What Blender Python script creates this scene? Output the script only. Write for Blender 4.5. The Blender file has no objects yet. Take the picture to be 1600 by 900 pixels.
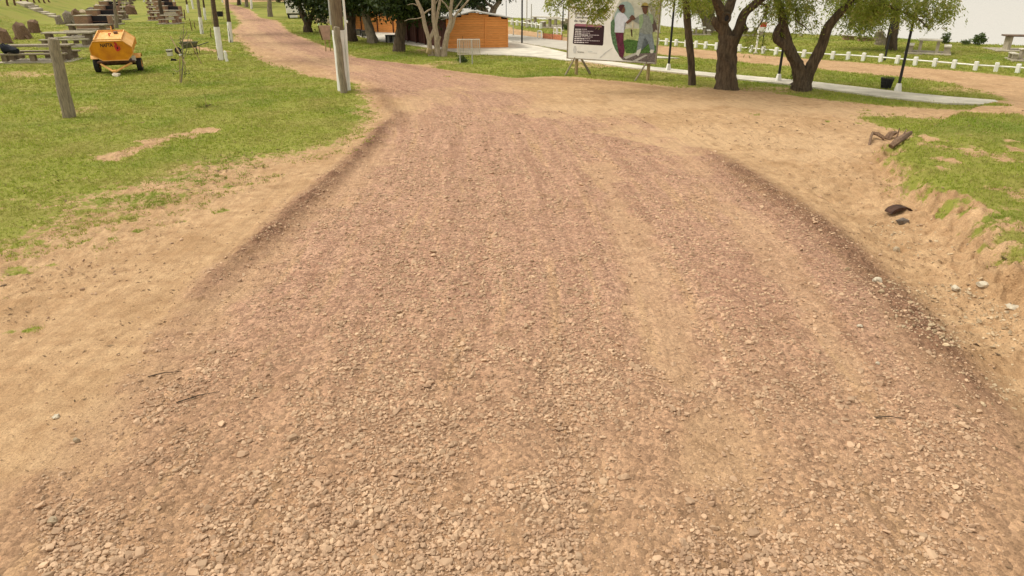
import bpy, bmesh, math, random
import numpy as np
from mathutils import Vector, Matrix, Quaternion

random.seed(7)
RNG = np.random.default_rng(11)
R = math.radians
SC = bpy.context.scene
COL = SC.collection

# ------------------------------------------------------------------ camera, sky, sun, exposure
CAM_H, PITCH, FPX = 4.0, R(24.5), 1067.0
cam_data = bpy.data.cameras.new('camera')
cam = bpy.data.objects.new('camera', cam_data)
COL.objects.link(cam)
cam.location = (0, 0, CAM_H)
cam.rotation_euler = (R(90) - PITCH, 0, 0)
cam_data.sensor_width = 36.0
cam_data.lens = 36.0 * FPX / 1600.0
cam_data.clip_start = 0.05
cam_data.clip_end = 6000
SC.camera = cam

SUN_EL, SUN_AZ = R(58), R(-78)          # azimuth from +Y towards +X
world = bpy.data.worlds.new('World')
SC.world = world
world.use_nodes = True
wn, wl = world.node_tree.nodes, world.node_tree.links
wn.clear()
sky = wn.new('ShaderNodeTexSky')
sky.sky_type = 'NISHITA'
sky.sun_disc = False
sky.sun_elevation = SUN_EL
sky.sun_rotation = SUN_AZ
sky.air_density = 1.0
sky.dust_density = 5.0
hs = wn.new('ShaderNodeHueSaturation')
hs.inputs['Saturation'].default_value = 0.12      # overcast: grey white cloud light
tint = wn.new('ShaderNodeMix'); tint.data_type = 'RGBA'; tint.blend_type = 'MULTIPLY'
tint.inputs[0].default_value = 1.0
tint.inputs[7].default_value = (1.0, 0.955, 0.855, 1)
bgn = wn.new('ShaderNodeBackground')
bgn.inputs['Strength'].default_value = 0.15
wo = wn.new('ShaderNodeOutputWorld')
wl.new(sky.outputs[0], hs.inputs['Color'])
wl.new(hs.outputs[0], tint.inputs[6])
veil = wn.new('ShaderNodeMix'); veil.data_type = 'RGBA'      # even cloud cover
veil.inputs[0].default_value = .5
veil.inputs[7].default_value = (4.9, 4.7, 4.25, 1)
wl.new(tint.outputs[2], veil.inputs[6])
wl.new(veil.outputs[2], bgn.inputs['Color'])
wl.new(bgn.outputs[0], wo.inputs[0])

sun_d = bpy.data.lights.new('sun', 'SUN')
sun_d.energy = 1.2
sun_d.angle = R(16)
sun_d.color = (1.0, 0.95, 0.86)
sun = bpy.data.objects.new('sun', sun_d)
COL.objects.link(sun)
sdir = Vector((math.sin(SUN_AZ) * math.cos(SUN_EL), math.cos(SUN_AZ) * math.cos(SUN_EL), math.sin(SUN_EL)))
sun.rotation_euler = (-sdir).to_track_quat('-Z', 'Y').to_euler()
sun.location = sdir * 60

SC.view_settings.view_transform = 'Standard'
SC.view_settings.look = 'None'
SC.view_settings.gamma = 1
SC.view_settings.use_curve_mapping = False
SC.view_settings.exposure = 0.62
SC.render.engine = 'CYCLES'
SC.cycles.max_bounces = 6
SC.cycles.diffuse_bounces = 3
SC.cycles.transparent_max_bounces = 8

# ------------------------------------------------------------------ projection helpers
CP, SP = math.cos(PITCH), math.sin(PITCH)


def ray(px, py):
    cx, cy = (px - 800) / FPX, -(py - 450) / FPX
    return np.array([cx, CP + cy * SP, -SP + cy * CP])


def flat(px, py, z=0.0):
    d = ray(px, py)
    t = (z - CAM_H) / d[2]
    return np.array([d[0] * t, d[1] * t])


def flats(pts):
    return np.array([flat(*p) for p in pts])


def on_plane(px, py, y):
    """the point on the sight line where the ground distance is y"""
    d = ray(px, py)
    t = y / d[1]
    return Vector((d[0] * t, y, CAM_H + d[2] * t))


def ppm(y, z=0.0):
    return FPX / (y * CP + (CAM_H - z) * SP)


# ------------------------------------------------------------------ value noise
def _hash(ix, iy, seed):
    h = (ix.astype(np.int64) * 374761393 + iy.astype(np.int64) * 668265263 + seed * 974711) & 0x7fffffff
    h = ((h ^ (h >> 13)) * 1274126177) & 0x7fffffff
    h = h ^ (h >> 16)
    return (h & 0xffff) / 65535.0


def vnoise(x, y, seed=0):
    ix, iy = np.floor(x), np.floor(y)
    fx, fy = x - ix, y - iy
    fx = fx * fx * (3 - 2 * fx); fy = fy * fy * (3 - 2 * fy)
    a = _hash(ix, iy, seed); b = _hash(ix + 1, iy, seed)
    c = _hash(ix, iy + 1, seed); d = _hash(ix + 1, iy + 1, seed)
    return (a * (1 - fx) + b * fx) * (1 - fy) + (c * (1 - fx) + d * fx) * fy


def fbm(x, y, seed=0, octv=4):
    s, a, t = 0, 1.0, 0
    for o in range(octv):
        s = s + a * vnoise(x * 2 ** o + 17.3 * o, y * 2 ** o - 9.1 * o, seed + o)
        t += a; a *= 0.5
    return s / t


def sstep(a, b, v):
    t = np.clip((v - a) / (b - a), 0, 1)
    return t * t * (3 - 2 * t)


def polydist(x, y, P):
    """distance, signed side (left positive) and run length of the nearest point on a polyline"""
    best = np.full(np.shape(x), 1e9); side = np.zeros(np.shape(x)); run = np.zeros(np.shape(x))
    acc = 0.0
    for (ax, ay), (bx, by) in zip(P[:-1], P[1:]):
        dx, dy = bx - ax, by - ay
        L2 = dx * dx + dy * dy; L = math.sqrt(L2)
        t = np.clip(((x - ax) * dx + (y - ay) * dy) / L2, 0, 1)
        ex, ey = x - (ax + t * dx), y - (ay + t * dy)
        d = np.sqrt(ex * ex + ey * ey)
        m = d < best
        best = np.where(m, d, best)
        side = np.where(m, np.sign(dx * ey - dy * ex), side)
        run = np.where(m, acc + t * L, run)
        acc += L
    return best, side, run


def inside(x, y, P):
    c = np.zeros(np.shape(x), bool)
    n = len(P)
    for i in range(n):
        x1, y1 = P[i]; x2, y2 = P[(i + 1) % n]
        if y1 == y2:
            continue
        k = ((y1 > y) != (y2 > y)) & (x < (x2 - x1) * (y - y1) / (y2 - y1) + x1)
        c ^= k
    return c


def sdist(x, y, P):
    """signed distance to a closed polygon, positive inside"""
    Q = np.vstack([P, P[:1]])
    d, _, _ = polydist(x, y, Q)
    return np.where(inside(x, y, P), d, -d)


# ------------------------------------------------------------------ the lie of the land (outlines on the ground, metres)
LAWN_LEFT = flats([(-900, 560), (-300, 480), (0, 450), (60, 420), (160, 368), (260, 334), (330, 304), (400, 280), (470, 258),
                   (535, 240), (570, 212), (583, 190), (582, 150), (560, 132), (525, 124), (480, 116), (440, 103), (400, 85),
                   (385, 68), (372, 58), (366, 48), (380, 36), (372, 22), (356, 11), (345, -5)])
LAWN_LEFT = np.vstack([LAWN_LEFT, [[-120, 600], [-900, 600], [-900, 10]]])
LAWN_MID = flats([(352, 4), (390, 15), (405, 28), (430, 32), (447, 45), (455, 52), (480, 62), (510, 75), (560, 91), (600, 96), (650, 102),
                  (700, 110), (760, 117), (800, 123), (860, 120), (900, 121), (960, 127), (1050, 137), (1100, 140), (1200, 146),
                  (1300, 157), (1400, 167), (1500, 173), (1570, 174), (1592, 162), (1570, 150), (1500, 131), (1400, 119),
                  (1300, 109), (1200, 101), (1020, 83), (800, 58), (640, 36), (440, 2)])
LAWN_RIVER = flats([(800, 45), (880, 58), (1020, 71), (1200, 88), (1400, 103), (1500, 112), (1600, 122), (1900, 150),
                    (2400, 150), (2400, 40), (1600, 30), (800, 10), (700, 10)])
LAWN_RIGHT = flats([(1338, 181), (1400, 181), (1500, 187), (1600, 198), (1800, 220), (2600, 330), (2600, 800), (1900, 560), (1700, 500), (1600, 436),
                    (1545, 400), (1520, 368), (1470, 330), (1422, 298), (1384, 266), (1390, 236), (1420, 228), (1415, 208), (1365, 197)])
BANK = flats([(1420, 236), (1396, 250), (1392, 266), (1425, 297), (1470, 335), (1518, 385), (1560, 430), (1640, 500), (1800, 640)])
ROAD_MID = flats([(800, 1400), (800, 900), (815, 600), (830, 450), (815, 300), (780, 200), (735, 150), (640, 115), (520, 88), (440, 60), (385, 28), (356, 6)])
RIVER_EDGE = np.vstack([[[400, -200]], [[70, 25]], flats([(1800, 88), (1600, 73), (1530, 71), (1480, 68), (1400, 62), (1300, 57), (1200, 53), (1100, 49), (1030, 42),
                    (880, 34), (800, 29), (690, 21), (560, 4)]), [[-30, 600]]])
BERM_A, BERM_B = flat(0, 70), flat(160, 12)
_bd = (BERM_B - BERM_A) / np.linalg.norm(BERM_B - BERM_A)
PLAZA = flats([(545, 49), (560, 57), (600, 66), (650, 72), (700, 80), (740, 86), (790, 87), (840, 90), (892, 96), (892, 85),
               (850, 75), (800, 66), (720, 44), (620, 38), (545, 38)])
PAVING = flats([(797, 54), (885, 65), (1010, 87), (1062, 92), (1010, 92), (885, 79), (797, 65), (760, 58)])
PATH_C = flats([(880, 90), (1000, 106.5), (1100, 117), (1250, 131), (1400, 150), (1480, 158), (1560, 162)])
PATH_W = np.array([0.5, 0.5, 0.55, 0.7, 0.85, 0.85, 0.5])

LEFT_WIND = flats([(606, 190), (585, 220), (540, 262), (490, 305), (440, 350), (395, 392), (330, 445), (250, 560), (150, 670), (20, 790)])
RIGHT_WIND = flats([(1085, 228), (1120, 246), (1190, 295), (1260, 340), (1330, 395), (1395, 450), (1440, 505), (1500, 575), (1600, 690), (1700, 820)])
EDGE_NEAR = flats([(588, 140), (605, 165), (622, 180), (612, 196)])
MID_EDGE = flats([(560, 92), (700, 113), (800, 126), (860, 124), (960, 130), (1050, 140)])
SANDS = [(flats([(600, 215), (560, 265), (500, 320), (420, 385), (330, 470), (240, 590), (100, 740)]), 0.4, .6),
         (flats([(940, 260), (985, 360), (1030, 480), (1065, 570), (1110, 680), (1160, 800)]), 0.3, .6),
         (flats([(1060, 230), (1150, 330), (1230, 420), (1290, 510), (1340, 600)]), 0.24, 0.5),
         (flats([(1340, 400), (1440, 560), (1600, 680)]), 0.22, .4),
         (flats([(850, 170), (960, 160), (1100, 165), (1250, 172), (1400, 178)]), 1.5, 0.9),
         (flats([(1020, 220), (1120, 215), (1250, 225)]), 1.4, 1.0),
         (flats([(560, 108), (450, 80), (400, 55), (380, 30)]), 0.7, 0.8),
         (flats([(640, 170), (700, 140), (800, 140)]), 0.8, 0.6)]
RUTS = [flats([(700, 900), (730, 600), (742, 450), (745, 300), (725, 200), (690, 150)]),
        flats([(1070, 450), (1110, 560), (1150, 680), (1190, 800), (1220, 900)]),
        flats([(910, 900), (905, 600), (890, 400), (860, 250), (820, 180)]),
        flats([(470, 520), (360, 680), (230, 860)])]
GULLY = flats([(1330, 300), (1390, 340), (1440, 420), (1500, 480), (1600, 560), (1750, 680)])
TUFTS = [(195, 342, .35), (100, 356, .2), (132, 378, .2), (345, 330, .18), (150, 352, .14), (55, 378, .2), (82, 414, .14), (175, 372, .12), (20, 425, .3),
         (215, 360, .14), (322, 165, .25), (285, 346, .1), (355, 292, .2), (1545, 388, .22), (1532, 402, .12), (1505, 318, .25), (1350, 176, .25), (1356, 172, .2),
         (1180, 180, .2), (1460, 300, .3), (1400, 262, .35), (1575, 395, .2), (15, 520, .12), (45, 515, .1), (700, 120, .2), (860, 128, .12), (1290, 190, .2), (1340, 192, .12)]
TUFTS += [(1400, 268, .3), (1425, 292, .3), (1450, 312, .25), (1480, 335, .3), (1505, 352, .25), (1530, 380, .3), (1560, 402, .35), (1590, 425, .35), (1545, 372, .4), (1575, 408, .3)]
TUFT_W = [(flat(a, b), r) for a, b, r in TUFTS]
BARE_PATH = flats([(165, 246), (215, 232), (260, 215), (320, 205)])
BARE_PATH2 = flats([(350, 80), (300, 74), (290, 62)])


def terrain(x, y):
    """height and surface masks"""
    x = np.asarray(x, float); y = np.asarray(y, float)
    n1 = fbm(x * .45, y * .45, 1, 4)
    n2 = fbm(x * 2.2, y * 2.2, 5, 3)
    n3 = fbm(x * 7.0, y * 7.0, 9, 3)
    wob = (n1 - .5) * 1.0 + (n2 - .5) * .7
    sl = sdist(x, y, LAWN_LEFT)
    sm = sdist(x, y, LAWN_MID)
    sr = sdist(x, y, LAWN_RIVER)
    sg = sdist(x, y, LAWN_RIGHT)
    nf_ = sstep(22, 14, y)
    g = sstep(-.5 - 1.6 * nf_, 1.0 + 3.6 * nf_, sl + wob * (.7 + 2.0 * nf_)) * sstep(-.4, .2, sl + wob * .4 + 0.6 * sstep(30, 12, y))
    g = np.maximum(g, sstep(-.25, .5, sm + wob * .5))
    g = np.maximum(g, sstep(-.3, .7, sr + wob * .6))
    g = np.maximum(g, sstep(-.4, .7, sg + wob * 1.0) * (.30 + .7 * sstep(.36, .56, n1 * .45 + n2 * .5 + .05 + sstep(17, 21, y) * .3)))
    worn = sstep(.64, .8, fbm(x * .22 + 40, y * .22, 31, 4))
    g = g * (1 - .55 * worn) * (1 - .25 * sstep(.50, .68, fbm(x * .7 + 9, y * .7, 37, 4)) * sstep(20, 15, y) * (x < 0))
    for P, w in ((BARE_PATH, .5), (BARE_PATH2, .5)):
        d, _, _ = polydist(x, y, P)
        g = g * (1 - .9 * sstep(w * 1.3, w * .1, d + (n2 - .5) * .9 + (n3 - .5) * .6))
    for (c, r) in TUFT_W:
        d = np.sqrt((x - c[0]) ** 2 + ((y - c[1]) * 1.0) ** 2)
        g = np.maximum(g, .62 * sstep(r * 1.25, r * .2, d + (n3 - .5) * 1.6 * r + (n2 - .5) * .8 * r))
    lawn = np.maximum(np.maximum(sl, sm), np.maximum(sr, sg))
    # concrete keeps the grass away
    cz = np.maximum(sdist(x, y, PLAZA), sdist(x, y, PAVING))
    pd, _, _ = polydist(x, y, PATH_C)
    cz = np.maximum(cz, 0.6 - pd)
    conc = sstep(-.1, .05, cz)
    # heights
    z = (n1 - .5) * .12 * sstep(0, 3, lawn) * (1 - sstep(-1.2, -.1, cz)) + (n2 - .5) * .035 + (n3 - .5) * .012
    z = z * (1 - sstep(-1, 0, cz) * .9)
    lw, lws, _ = polydist(x, y, LEFT_WIND)
    rw, rws, _ = polydist(x, y, RIGHT_WIND)
    ed, _, _ = polydist(x, y, EDGE_NEAR)
    me, _, _ = polydist(x, y, MID_EDGE)
    rd, rs, run = polydist(x, y, ROAD_MID)
    lat = -rd * rs
    lw = np.abs(lw + (n2 - .5) * .22 * 0); jit = (n3 - .5) * .28 + (n2 - .5) * .2
    lfade = sstep(7, 11, y); rfade = sstep(4.5, 7.5, y) * sstep(17.8, 14.5, y)
    wl_ = np.exp(-((lw + jit) / .25) ** 2) * (.15 + .85 * lfade) * sstep(21.5, 19, y) * (.6 + .8 * n2)
    wr_ = np.exp(-((rw + jit) / .38) ** 2) * (.12 + .88 * rfade) * (.6 + .8 * n2)
    we_ = np.exp(-(ed / .3) ** 2) * .6
    wm_ = np.exp(-(me / .45) ** 2) * .7
    z = z + (.11 * wl_ + .075 * wr_ + .07 * we_ + .05 * wm_) * (.55 + .9 * fbm(x * 9, y * 9, 61, 3))
    sand = np.zeros_like(x)
    for P, w, k in SANDS:
        d, _, _ = polydist(x, y, P)
        sand = np.maximum(sand, k * sstep(w * 1.5, w * .3, d + (n2 - .5) * w * 2.4 + (n1 - .5) * w * 2))
    z = z - .03 * sand
    for P in RUTS:
        d, _, _ = polydist(x, y, P)
        z = z - .022 * np.exp(-(d / .3) ** 2) + .014 * np.exp(-((d - .5) / .22) ** 2)
    # bank and gully on the right
    bd, bs, _ = polydist(x, y, BANK)
    bsd = bd * bs + (n2 - .5) * .7 + (n3 - .5) * .35
    bw = sstep(26, 19, y)
    z = z + bw * .34 * sstep(-.35, .3, bsd) * sstep(-3.5, -.2, -np.abs(bd) + 0 * x + np.where(bs > 0, 10, 0)) * (bs > -2)
    gd, _, _ = polydist(x, y, GULLY)
    z = z - .20 * np.exp(-(gd / .8) ** 2) * (1 - .5 * sstep(0, .5, bsd))
    churn = np.exp(-(gd / 1.4) ** 2) + .8 * sstep(.5, 1.4, rw) * (rws > 0) * sstep(24, 18, y) + sstep(.9, 2.4, lw) * sstep(2.5, .5, -sl) * (lws < 0)
    churn = np.clip(churn, 0, 1) * (1 - sstep(.3, .9, g))
    bk_ = np.exp(-(bd / .7) ** 2) * bw
    z = z + bk_ * ((n3 - .5) * .10 + (fbm(x * 12, y * 12, 57, 2) - .5) * .08)
    z = z + churn * ((n3 - .5) * .085 + (fbm(x * 16, y * 16, 51, 2) - .5) * .05)
    # left berm
    rx, ry = x - BERM_A[0], y - BERM_A[1]
    perp = -rx * _bd[1] + ry * _bd[0]
    bz = 2.0 * sstep(.5, 8.5, perp) - 6.0 * sstep(12.5, 26, perp)
    z = z + bz
    strip = sstep(8.6, 9.2, perp) * sstep(60, 55, perp)
    # river bank
    vd, vs, _ = polydist(x, y, RIVER_EDGE)
    rv = vd * -vs
    z = z - 6.5 * sstep(.0, 11, rv) * (rv > 0)
    z = z + .08 * sstep(-16, -4, rv) * sstep(6, 0, rv) * sstep(20, 40, x * .6 + y * .5)
    g = g * (1 - conc)
    dirt = sstep(.9, -.1, lawn)
    # red gravel carpet between the two windrows
    betw = sstep(-.45, .25, np.where(lws > 0, lw, -lw) + (n2 - .5) * .7) * sstep(-.4, .3, np.where(rws < 0, rw, -rw) + (n2 - .5) * .7)
    # away from the windrows follow the middle of the road
    far = sstep(19, 24, y)
    carpet = betw * (1 - far) + far * sstep(3.4, 1.4, rd + (n1 - .5) * 2)
    carpet = carpet * sstep(0.2, -.5, lawn)
    red = np.clip(carpet * (1 - .8 * sand), 0, 1)
    dark = np.clip(wl_ * 1.0 + wr_ * 1.05 + we_ * .9 + wm_ * .5, 0, 1)
    return dict(z=z, g=np.clip(g, 0, 1), red=red, dark=dark, sand=np.clip(np.maximum(sand, strip * .9), 0, 1), strip=strip, dirt=dirt, lat=lat, run=run,
                lawn=lawn, conc=conc, churn=churn, perp=perp, rv=rv)


def hz(x, y):
    return float(terrain(np.array([x]), np.array([y]))['z'][0])


def at(px, py):
    """where a sight line first meets the land"""
    d = ray(px, py)
    t0 = (-CAM_H) / d[2] if d[2] < 0 else 400
    ts = np.linspace(t0 * .35, min(t0 * 1.6, 900), 900)
    zz = terrain(d[0] * ts, d[1] * ts)['z']
    f = CAM_H + d[2] * ts - zz
    k = np.argmax(f < 0)
    if not (f < 0).any():
        k = len(ts) - 1
    k = max(k, 1)
    a = f[k - 1] / (f[k - 1] - f[k] + 1e-9)
    t = ts[k - 1] + a * (ts[k] - ts[k - 1])
    return Vector((d[0] * t, d[1] * t, hz(d[0] * t, d[1] * t)))


# ------------------------------------------------------------------ materials
def new_mat(name):
    m = bpy.data.materials.new(name)
    m.use_nodes = True
    nt = m.node_tree
    return m, nt, nt.nodes, nt.links, nt.nodes['Principled BSDF']


def mixn(nt, a, b, fac, blend='MIX'):
    n = nt.nodes.new('ShaderNodeMix'); n.data_type = 'RGBA'; n.blend_type = blend
    for s, v in ((0, fac), (6, a), (7, b)):
        if isinstance(v, (int, float)):
            n.inputs[s].default_value = v
        elif isinstance(v, tuple):
            n.inputs[s].default_value = v if len(v) == 4 else v + (1,)
        else:
            nt.links.new(v, n.inputs[s])
    return n.outputs[2]


def noise(nt, scale, detail=4, rough=.55, vec=None, dist=0):
    n = nt.nodes.new('ShaderNodeTexNoise')
    n.inputs['Scale'].default_value = scale
    n.inputs['Detail'].default_value = detail
    n.inputs['Roughness'].default_value = rough
    n.inputs['Distortion'].default_value = dist
    if vec is not None:
        nt.links.new(vec, n.inputs['Vector'])
    return n.outputs['Fac']


def ramp(nt, fac, stops):
    n = nt.nodes.new('ShaderNodeValToRGB')
    e = n.color_ramp.elements
    while len(e) < len(stops):
        e.new(.5)
    for k, (p, c) in enumerate(stops):
        e[k].position = p
        e[k].color = (c, c, c, 1) if isinstance(c, (int, float)) else tuple(c) + (1,)
    nt.links.new(fac, n.inputs[0])
    return n.outputs[0]


def mth(nt, op, a, b=0.0, c=None):
    n = nt.nodes.new('ShaderNodeMath'); n.operation = op
    for k, v in enumerate((a, b, c)):
        if v is None:
            continue
        if isinstance(v, (int, float)):
            n.inputs[k].default_value = v
        else:
            nt.links.new(v, n.inputs[k])
    return n.outputs[0]


def objco(nt, scale=None):
    n = nt.nodes.new('ShaderNodeTexCoord')
    if scale is None:
        return n.outputs['Object']
    m = nt.nodes.new('ShaderNodeMapping')
    m.inputs['Scale'].default_value = scale
    nt.links.new(n.outputs['Object'], m.inputs[0])
    return m.outputs[0]


def simple(name, col, rough=.8, var=.25, scale=6, bump=0.0, bscale=40, stretch=None, col2=None, metal=0, spec=.3, island=0):
    m, nt, N, L, b = new_mat(name)
    v = objco(nt, stretch)
    f = noise(nt, scale, 5, .6, v)
    c2 = col2 or tuple(c * (1 - var) for c in col)
    c1 = tuple(min(1, c * (1 + var * .5)) for c in col) if col2 is None else col
    out = mixn(nt, c2, c1, ramp(nt, f, [(.34, 0.0), (.66, 1.0)]))
    if island:
        g = nt.nodes.new('ShaderNodeNewGeometry')
        out = mixn(nt, out, ramp(nt, g.outputs['Random Per Island'], [(0, 1 - island), (1, 1.0)]), 1.0, 'MULTIPLY')
    L.new(out, b.inputs['Base Color'])
    b.inputs['Roughness'].default_value = rough
    b.inputs['Metallic'].default_value = metal
    b.inputs['Specular IOR Level'].default_value = spec
    if bump:
        bn = N.new('ShaderNodeBump')
        bn.inputs['Strength'].default_value = bump
        bn.inputs['Distance'].default_value = .02
        L.new(noise(nt, bscale, 4, .6, v), bn.inputs['Height'])
        L.new(bn.outputs[0], b.inputs['Normal'])
    return m


def leaf_mat(name, dark, light, dry=None, trans=.35):
    m, nt, N, L, b = new_mat(name)
    g = N.new('ShaderNodeNewGeometry')
    c = mixn(nt, dark, light, g.outputs['Random Per Island'])
    f = noise(nt, .9, 3, .5, objco(nt))
    c = mixn(nt, c, tuple(x * .7 for x in dark), ramp(nt, f, [(.4, 0.0), (.7, .6)]))
    if dry:
        w = N.new('ShaderNodeTexWhiteNoise'); w.noise_dimensions = '1D'
        L.new(g.outputs['Random Per Island'], w.inputs['W'])
        c = mixn(nt, c, dry, ramp(nt, w.outputs['Value'], [(.80, 0.0), (.9, 1.0)]))
    L.new(c, b.inputs['Base Color'])
    b.inputs['Roughness'].default_value = .55
    b.inputs['Specular IOR Level'].default_value = .25
    tr = N.new('ShaderNodeBsdfTranslucent')
    L.new(mixn(nt, c, (1, 1, .5), .25, 'MULTIPLY'), tr.inputs['Color'])
    mx = N.new('ShaderNodeMixShader'); mx.inputs[0].default_value = trans
    L.new(b.outputs[0], mx.inputs[1]); L.new(tr.outputs[0], mx.inputs[2])
    L.new(mx.outputs[0], N['Material Output'].inputs[0])
    return m


def attr(nt, name):
    n = nt.nodes.new('ShaderNodeAttribute'); n.attribute_name = name
    return n


def ground_material():
    m, nt, N, L, b = new_mat('earth_and_turf')
    geo = N.new('ShaderNodeNewGeometry'); pos = geo.outputs['Position']
    g = attr(nt, 'grass').outputs['Fac']; red = attr(nt, 'red').outputs['Fac']
    dark = attr(nt, 'dark').outputs['Fac']; sand = attr(nt, 'sand').outputs['Fac']; strip = attr(nt, 'strip').outputs['Fac']
    # coordinates that run along the road, for wheel marks
    cb = N.new('ShaderNodeCombineXYZ')
    L.new(attr(nt, 'lat').outputs['Fac'], cb.inputs[0])
    L.new(mth(nt, 'MULTIPLY', attr(nt, 'run').outputs['Fac'], .07), cb.inputs[1])
    streak = noise(nt, 3.2, 4, .6, cb.outputs[0], .3)
    nf = noise(nt, 38, 5, .7, pos)
    nm = noise(nt, 4.5, 5, .6, pos)
    nl = noise(nt, .8, 5, .6, pos)
    c = mixn(nt, (.41, .25, .132), (.60, .40, .225), ramp(nt, nm, [(.28, 0.0), (.68, 1.0)]))
    c = mixn(nt, c, (.38, .225, .11), ramp(nt, nl, [(.45, 0.0), (.7, .65)]))
    c = mixn(nt, c, (.58, .39, .225), mth(nt, 'MULTIPLY', sand, .75))
    sy = N.new('ShaderNodeSeparateXYZ'); L.new(pos, sy.inputs[0])
    tan_ = N.new('ShaderNodeMapRange'); tan_.inputs[1].default_value = 3.0; tan_.inputs[2].default_value = 8.5; tan_.inputs[3].default_value = .75; tan_.inputs[4].default_value = 0.0; L.new(sy.outputs[1], tan_.inputs[0])
    redc = mixn(nt, (.41, .23, .158), (.56, .345, .235), ramp(nt, nm, [(.3, 0.0), (.7, 1.0)]))
    redc = mixn(nt, redc, (.31, .165, .105), ramp(nt, streak, [(.48, 0.0), (.76, .8)]))
    redc = mixn(nt, redc, (.53, .34, .17), ramp(nt, streak, [(.24, .8), (.46, 0.0)]))
    redc = mixn(nt, redc, (.43, .27, .145), tan_.outputs[0])  # tan towards the camera: lens colour shading put into the ground colour
    c = mixn(nt, c, redc, mth(nt, 'MULTIPLY', red, .88))
    dk = mth(nt, 'MULTIPLY', dark, ramp(nt, nm, [(.25, .55), (.6, 1.0)]))
    c = mixn(nt, c, (.215, .115, .07), mth(nt, 'MINIMUM', dk, .9))
    cb2 = N.new('ShaderNodeCombineXYZ')
    L.new(attr(nt, 'lat').outputs['Fac'], cb2.inputs[0])
    L.new(mth(nt, 'MULTIPLY', attr(nt, 'run').outputs['Fac'], .05), cb2.inputs[1])
    tread = noise(nt, 11, 3, .6, cb2.outputs[0], .2)
    c = mixn(nt, c, ramp(nt, tread, [(.35, .80), (.62, 1.08)]), .55, 'MULTIPLY')
    patch = noise(nt, 2.1, 6, .72, pos, .6)
    c = mixn(nt, c, (.255, .15, .075), ramp(nt, patch, [(.54, 0.0), (.74, .75)]))
    c = mixn(nt, c, (.20, .125, .065), mth(nt, 'MULTIPLY', ramp(nt, noise(nt, 17, 5, .75, pos), [(.60, 0.0), (.70, .8)]), mth(nt, 'SUBTRACT', 1.0, red)))
    # grit
    v1 = N.new('ShaderNodeTexVoronoi'); v1.inputs['Scale'].default_value = 21; L.new(pos, v1.inputs['Vector'])
    v2 = N.new('ShaderNodeTexVoronoi'); v2.inputs['Scale'].default_value = 55; L.new(pos, v2.inputs['Vector'])
    sp1 = N.new('ShaderNodeSeparateColor'); L.new(v1.outputs['Color'], sp1.inputs[0])
    grit = ramp(nt, sp1.outputs[0], [(0, .62), (.55, .95), (1, 1.25)])
    c = mixn(nt, c, mixn(nt, c, grit, 1.0, 'MULTIPLY'), mth(nt, 'MULTIPLY', mth(nt, 'MAXIMUM', red, dark), .8))
    c = mixn(nt, c, ramp(nt, nf, [(.30, .66), (.68, 1.2)]), .85, 'MULTIPLY')
    c = mixn(nt, c, (.62, .52, .36), strip)
    # turf
    gn = noise(nt, 16, 4, .65, pos); gl = noise(nt, .55, 4, .6, pos)
    gc = mixn(nt, (.17, .19, .032), (.31, .32, .06), gn)
    gc = mixn(nt, gc, (.27, .235, .065), ramp(nt, gl, [(.42, 0.0), (.7, .7)]))
    gc = mixn(nt, gc, (.085, .15, .012), ramp(nt, noise(nt, .25, 4, .6, pos), [(.5, 0.0), (.66, .6)]))
    gf = mth(nt, 'ADD', g, mth(nt, 'MULTIPLY', mth(nt, 'SUBTRACT', noise(nt, 5.5, 6, .72, pos), .5), 1.7))
    gf = ramp(nt, gf, [(.38, 0.0), (.62, 1.0)])
    gf = mth(nt, 'MULTIPLY', gf, ramp(nt, g, [(.03, 0.0), (.2, 1.0)]))
    c = mixn(nt, c, gc, mth(nt, 'MULTIPLY', gf, .96))
    L.new(c, b.inputs['Base Color'])
    b.inputs['Roughness'].default_value = .95
    b.inputs['Specular IOR Level'].default_value = .12
    h = mth(nt, 'ADD', mth(nt, 'MULTIPLY', nf, .8), mth(nt, 'MULTIPLY', noise(nt, 9, 6, .75, pos), .9))
    h = mth(nt, 'ADD', h, mth(nt, 'MULTIPLY', mth(nt, 'MULTIPLY', mth(nt, 'SUBTRACT', .5, v1.outputs['Distance']), mth(nt, 'MAXIMUM', red, dark)), 1.1))
    h = mth(nt, 'ADD', h, mth(nt, 'MULTIPLY', mth(nt, 'SUBTRACT', .5, v2.outputs['Distance']), .35))
    h = mth(nt, 'ADD', h, mth(nt, 'ADD', mth(nt, 'MULTIPLY', streak, .5), mth(nt, 'MULTIPLY', tread, .6)))
    bn = N.new('ShaderNodeBump'); bn.inputs['Strength'].default_value = .75; bn.inputs['Distance'].default_value = .035
    L.new(h, bn.inputs['Height']); L.new(bn.outputs[0], b.inputs['Normal'])
    return m


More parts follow.
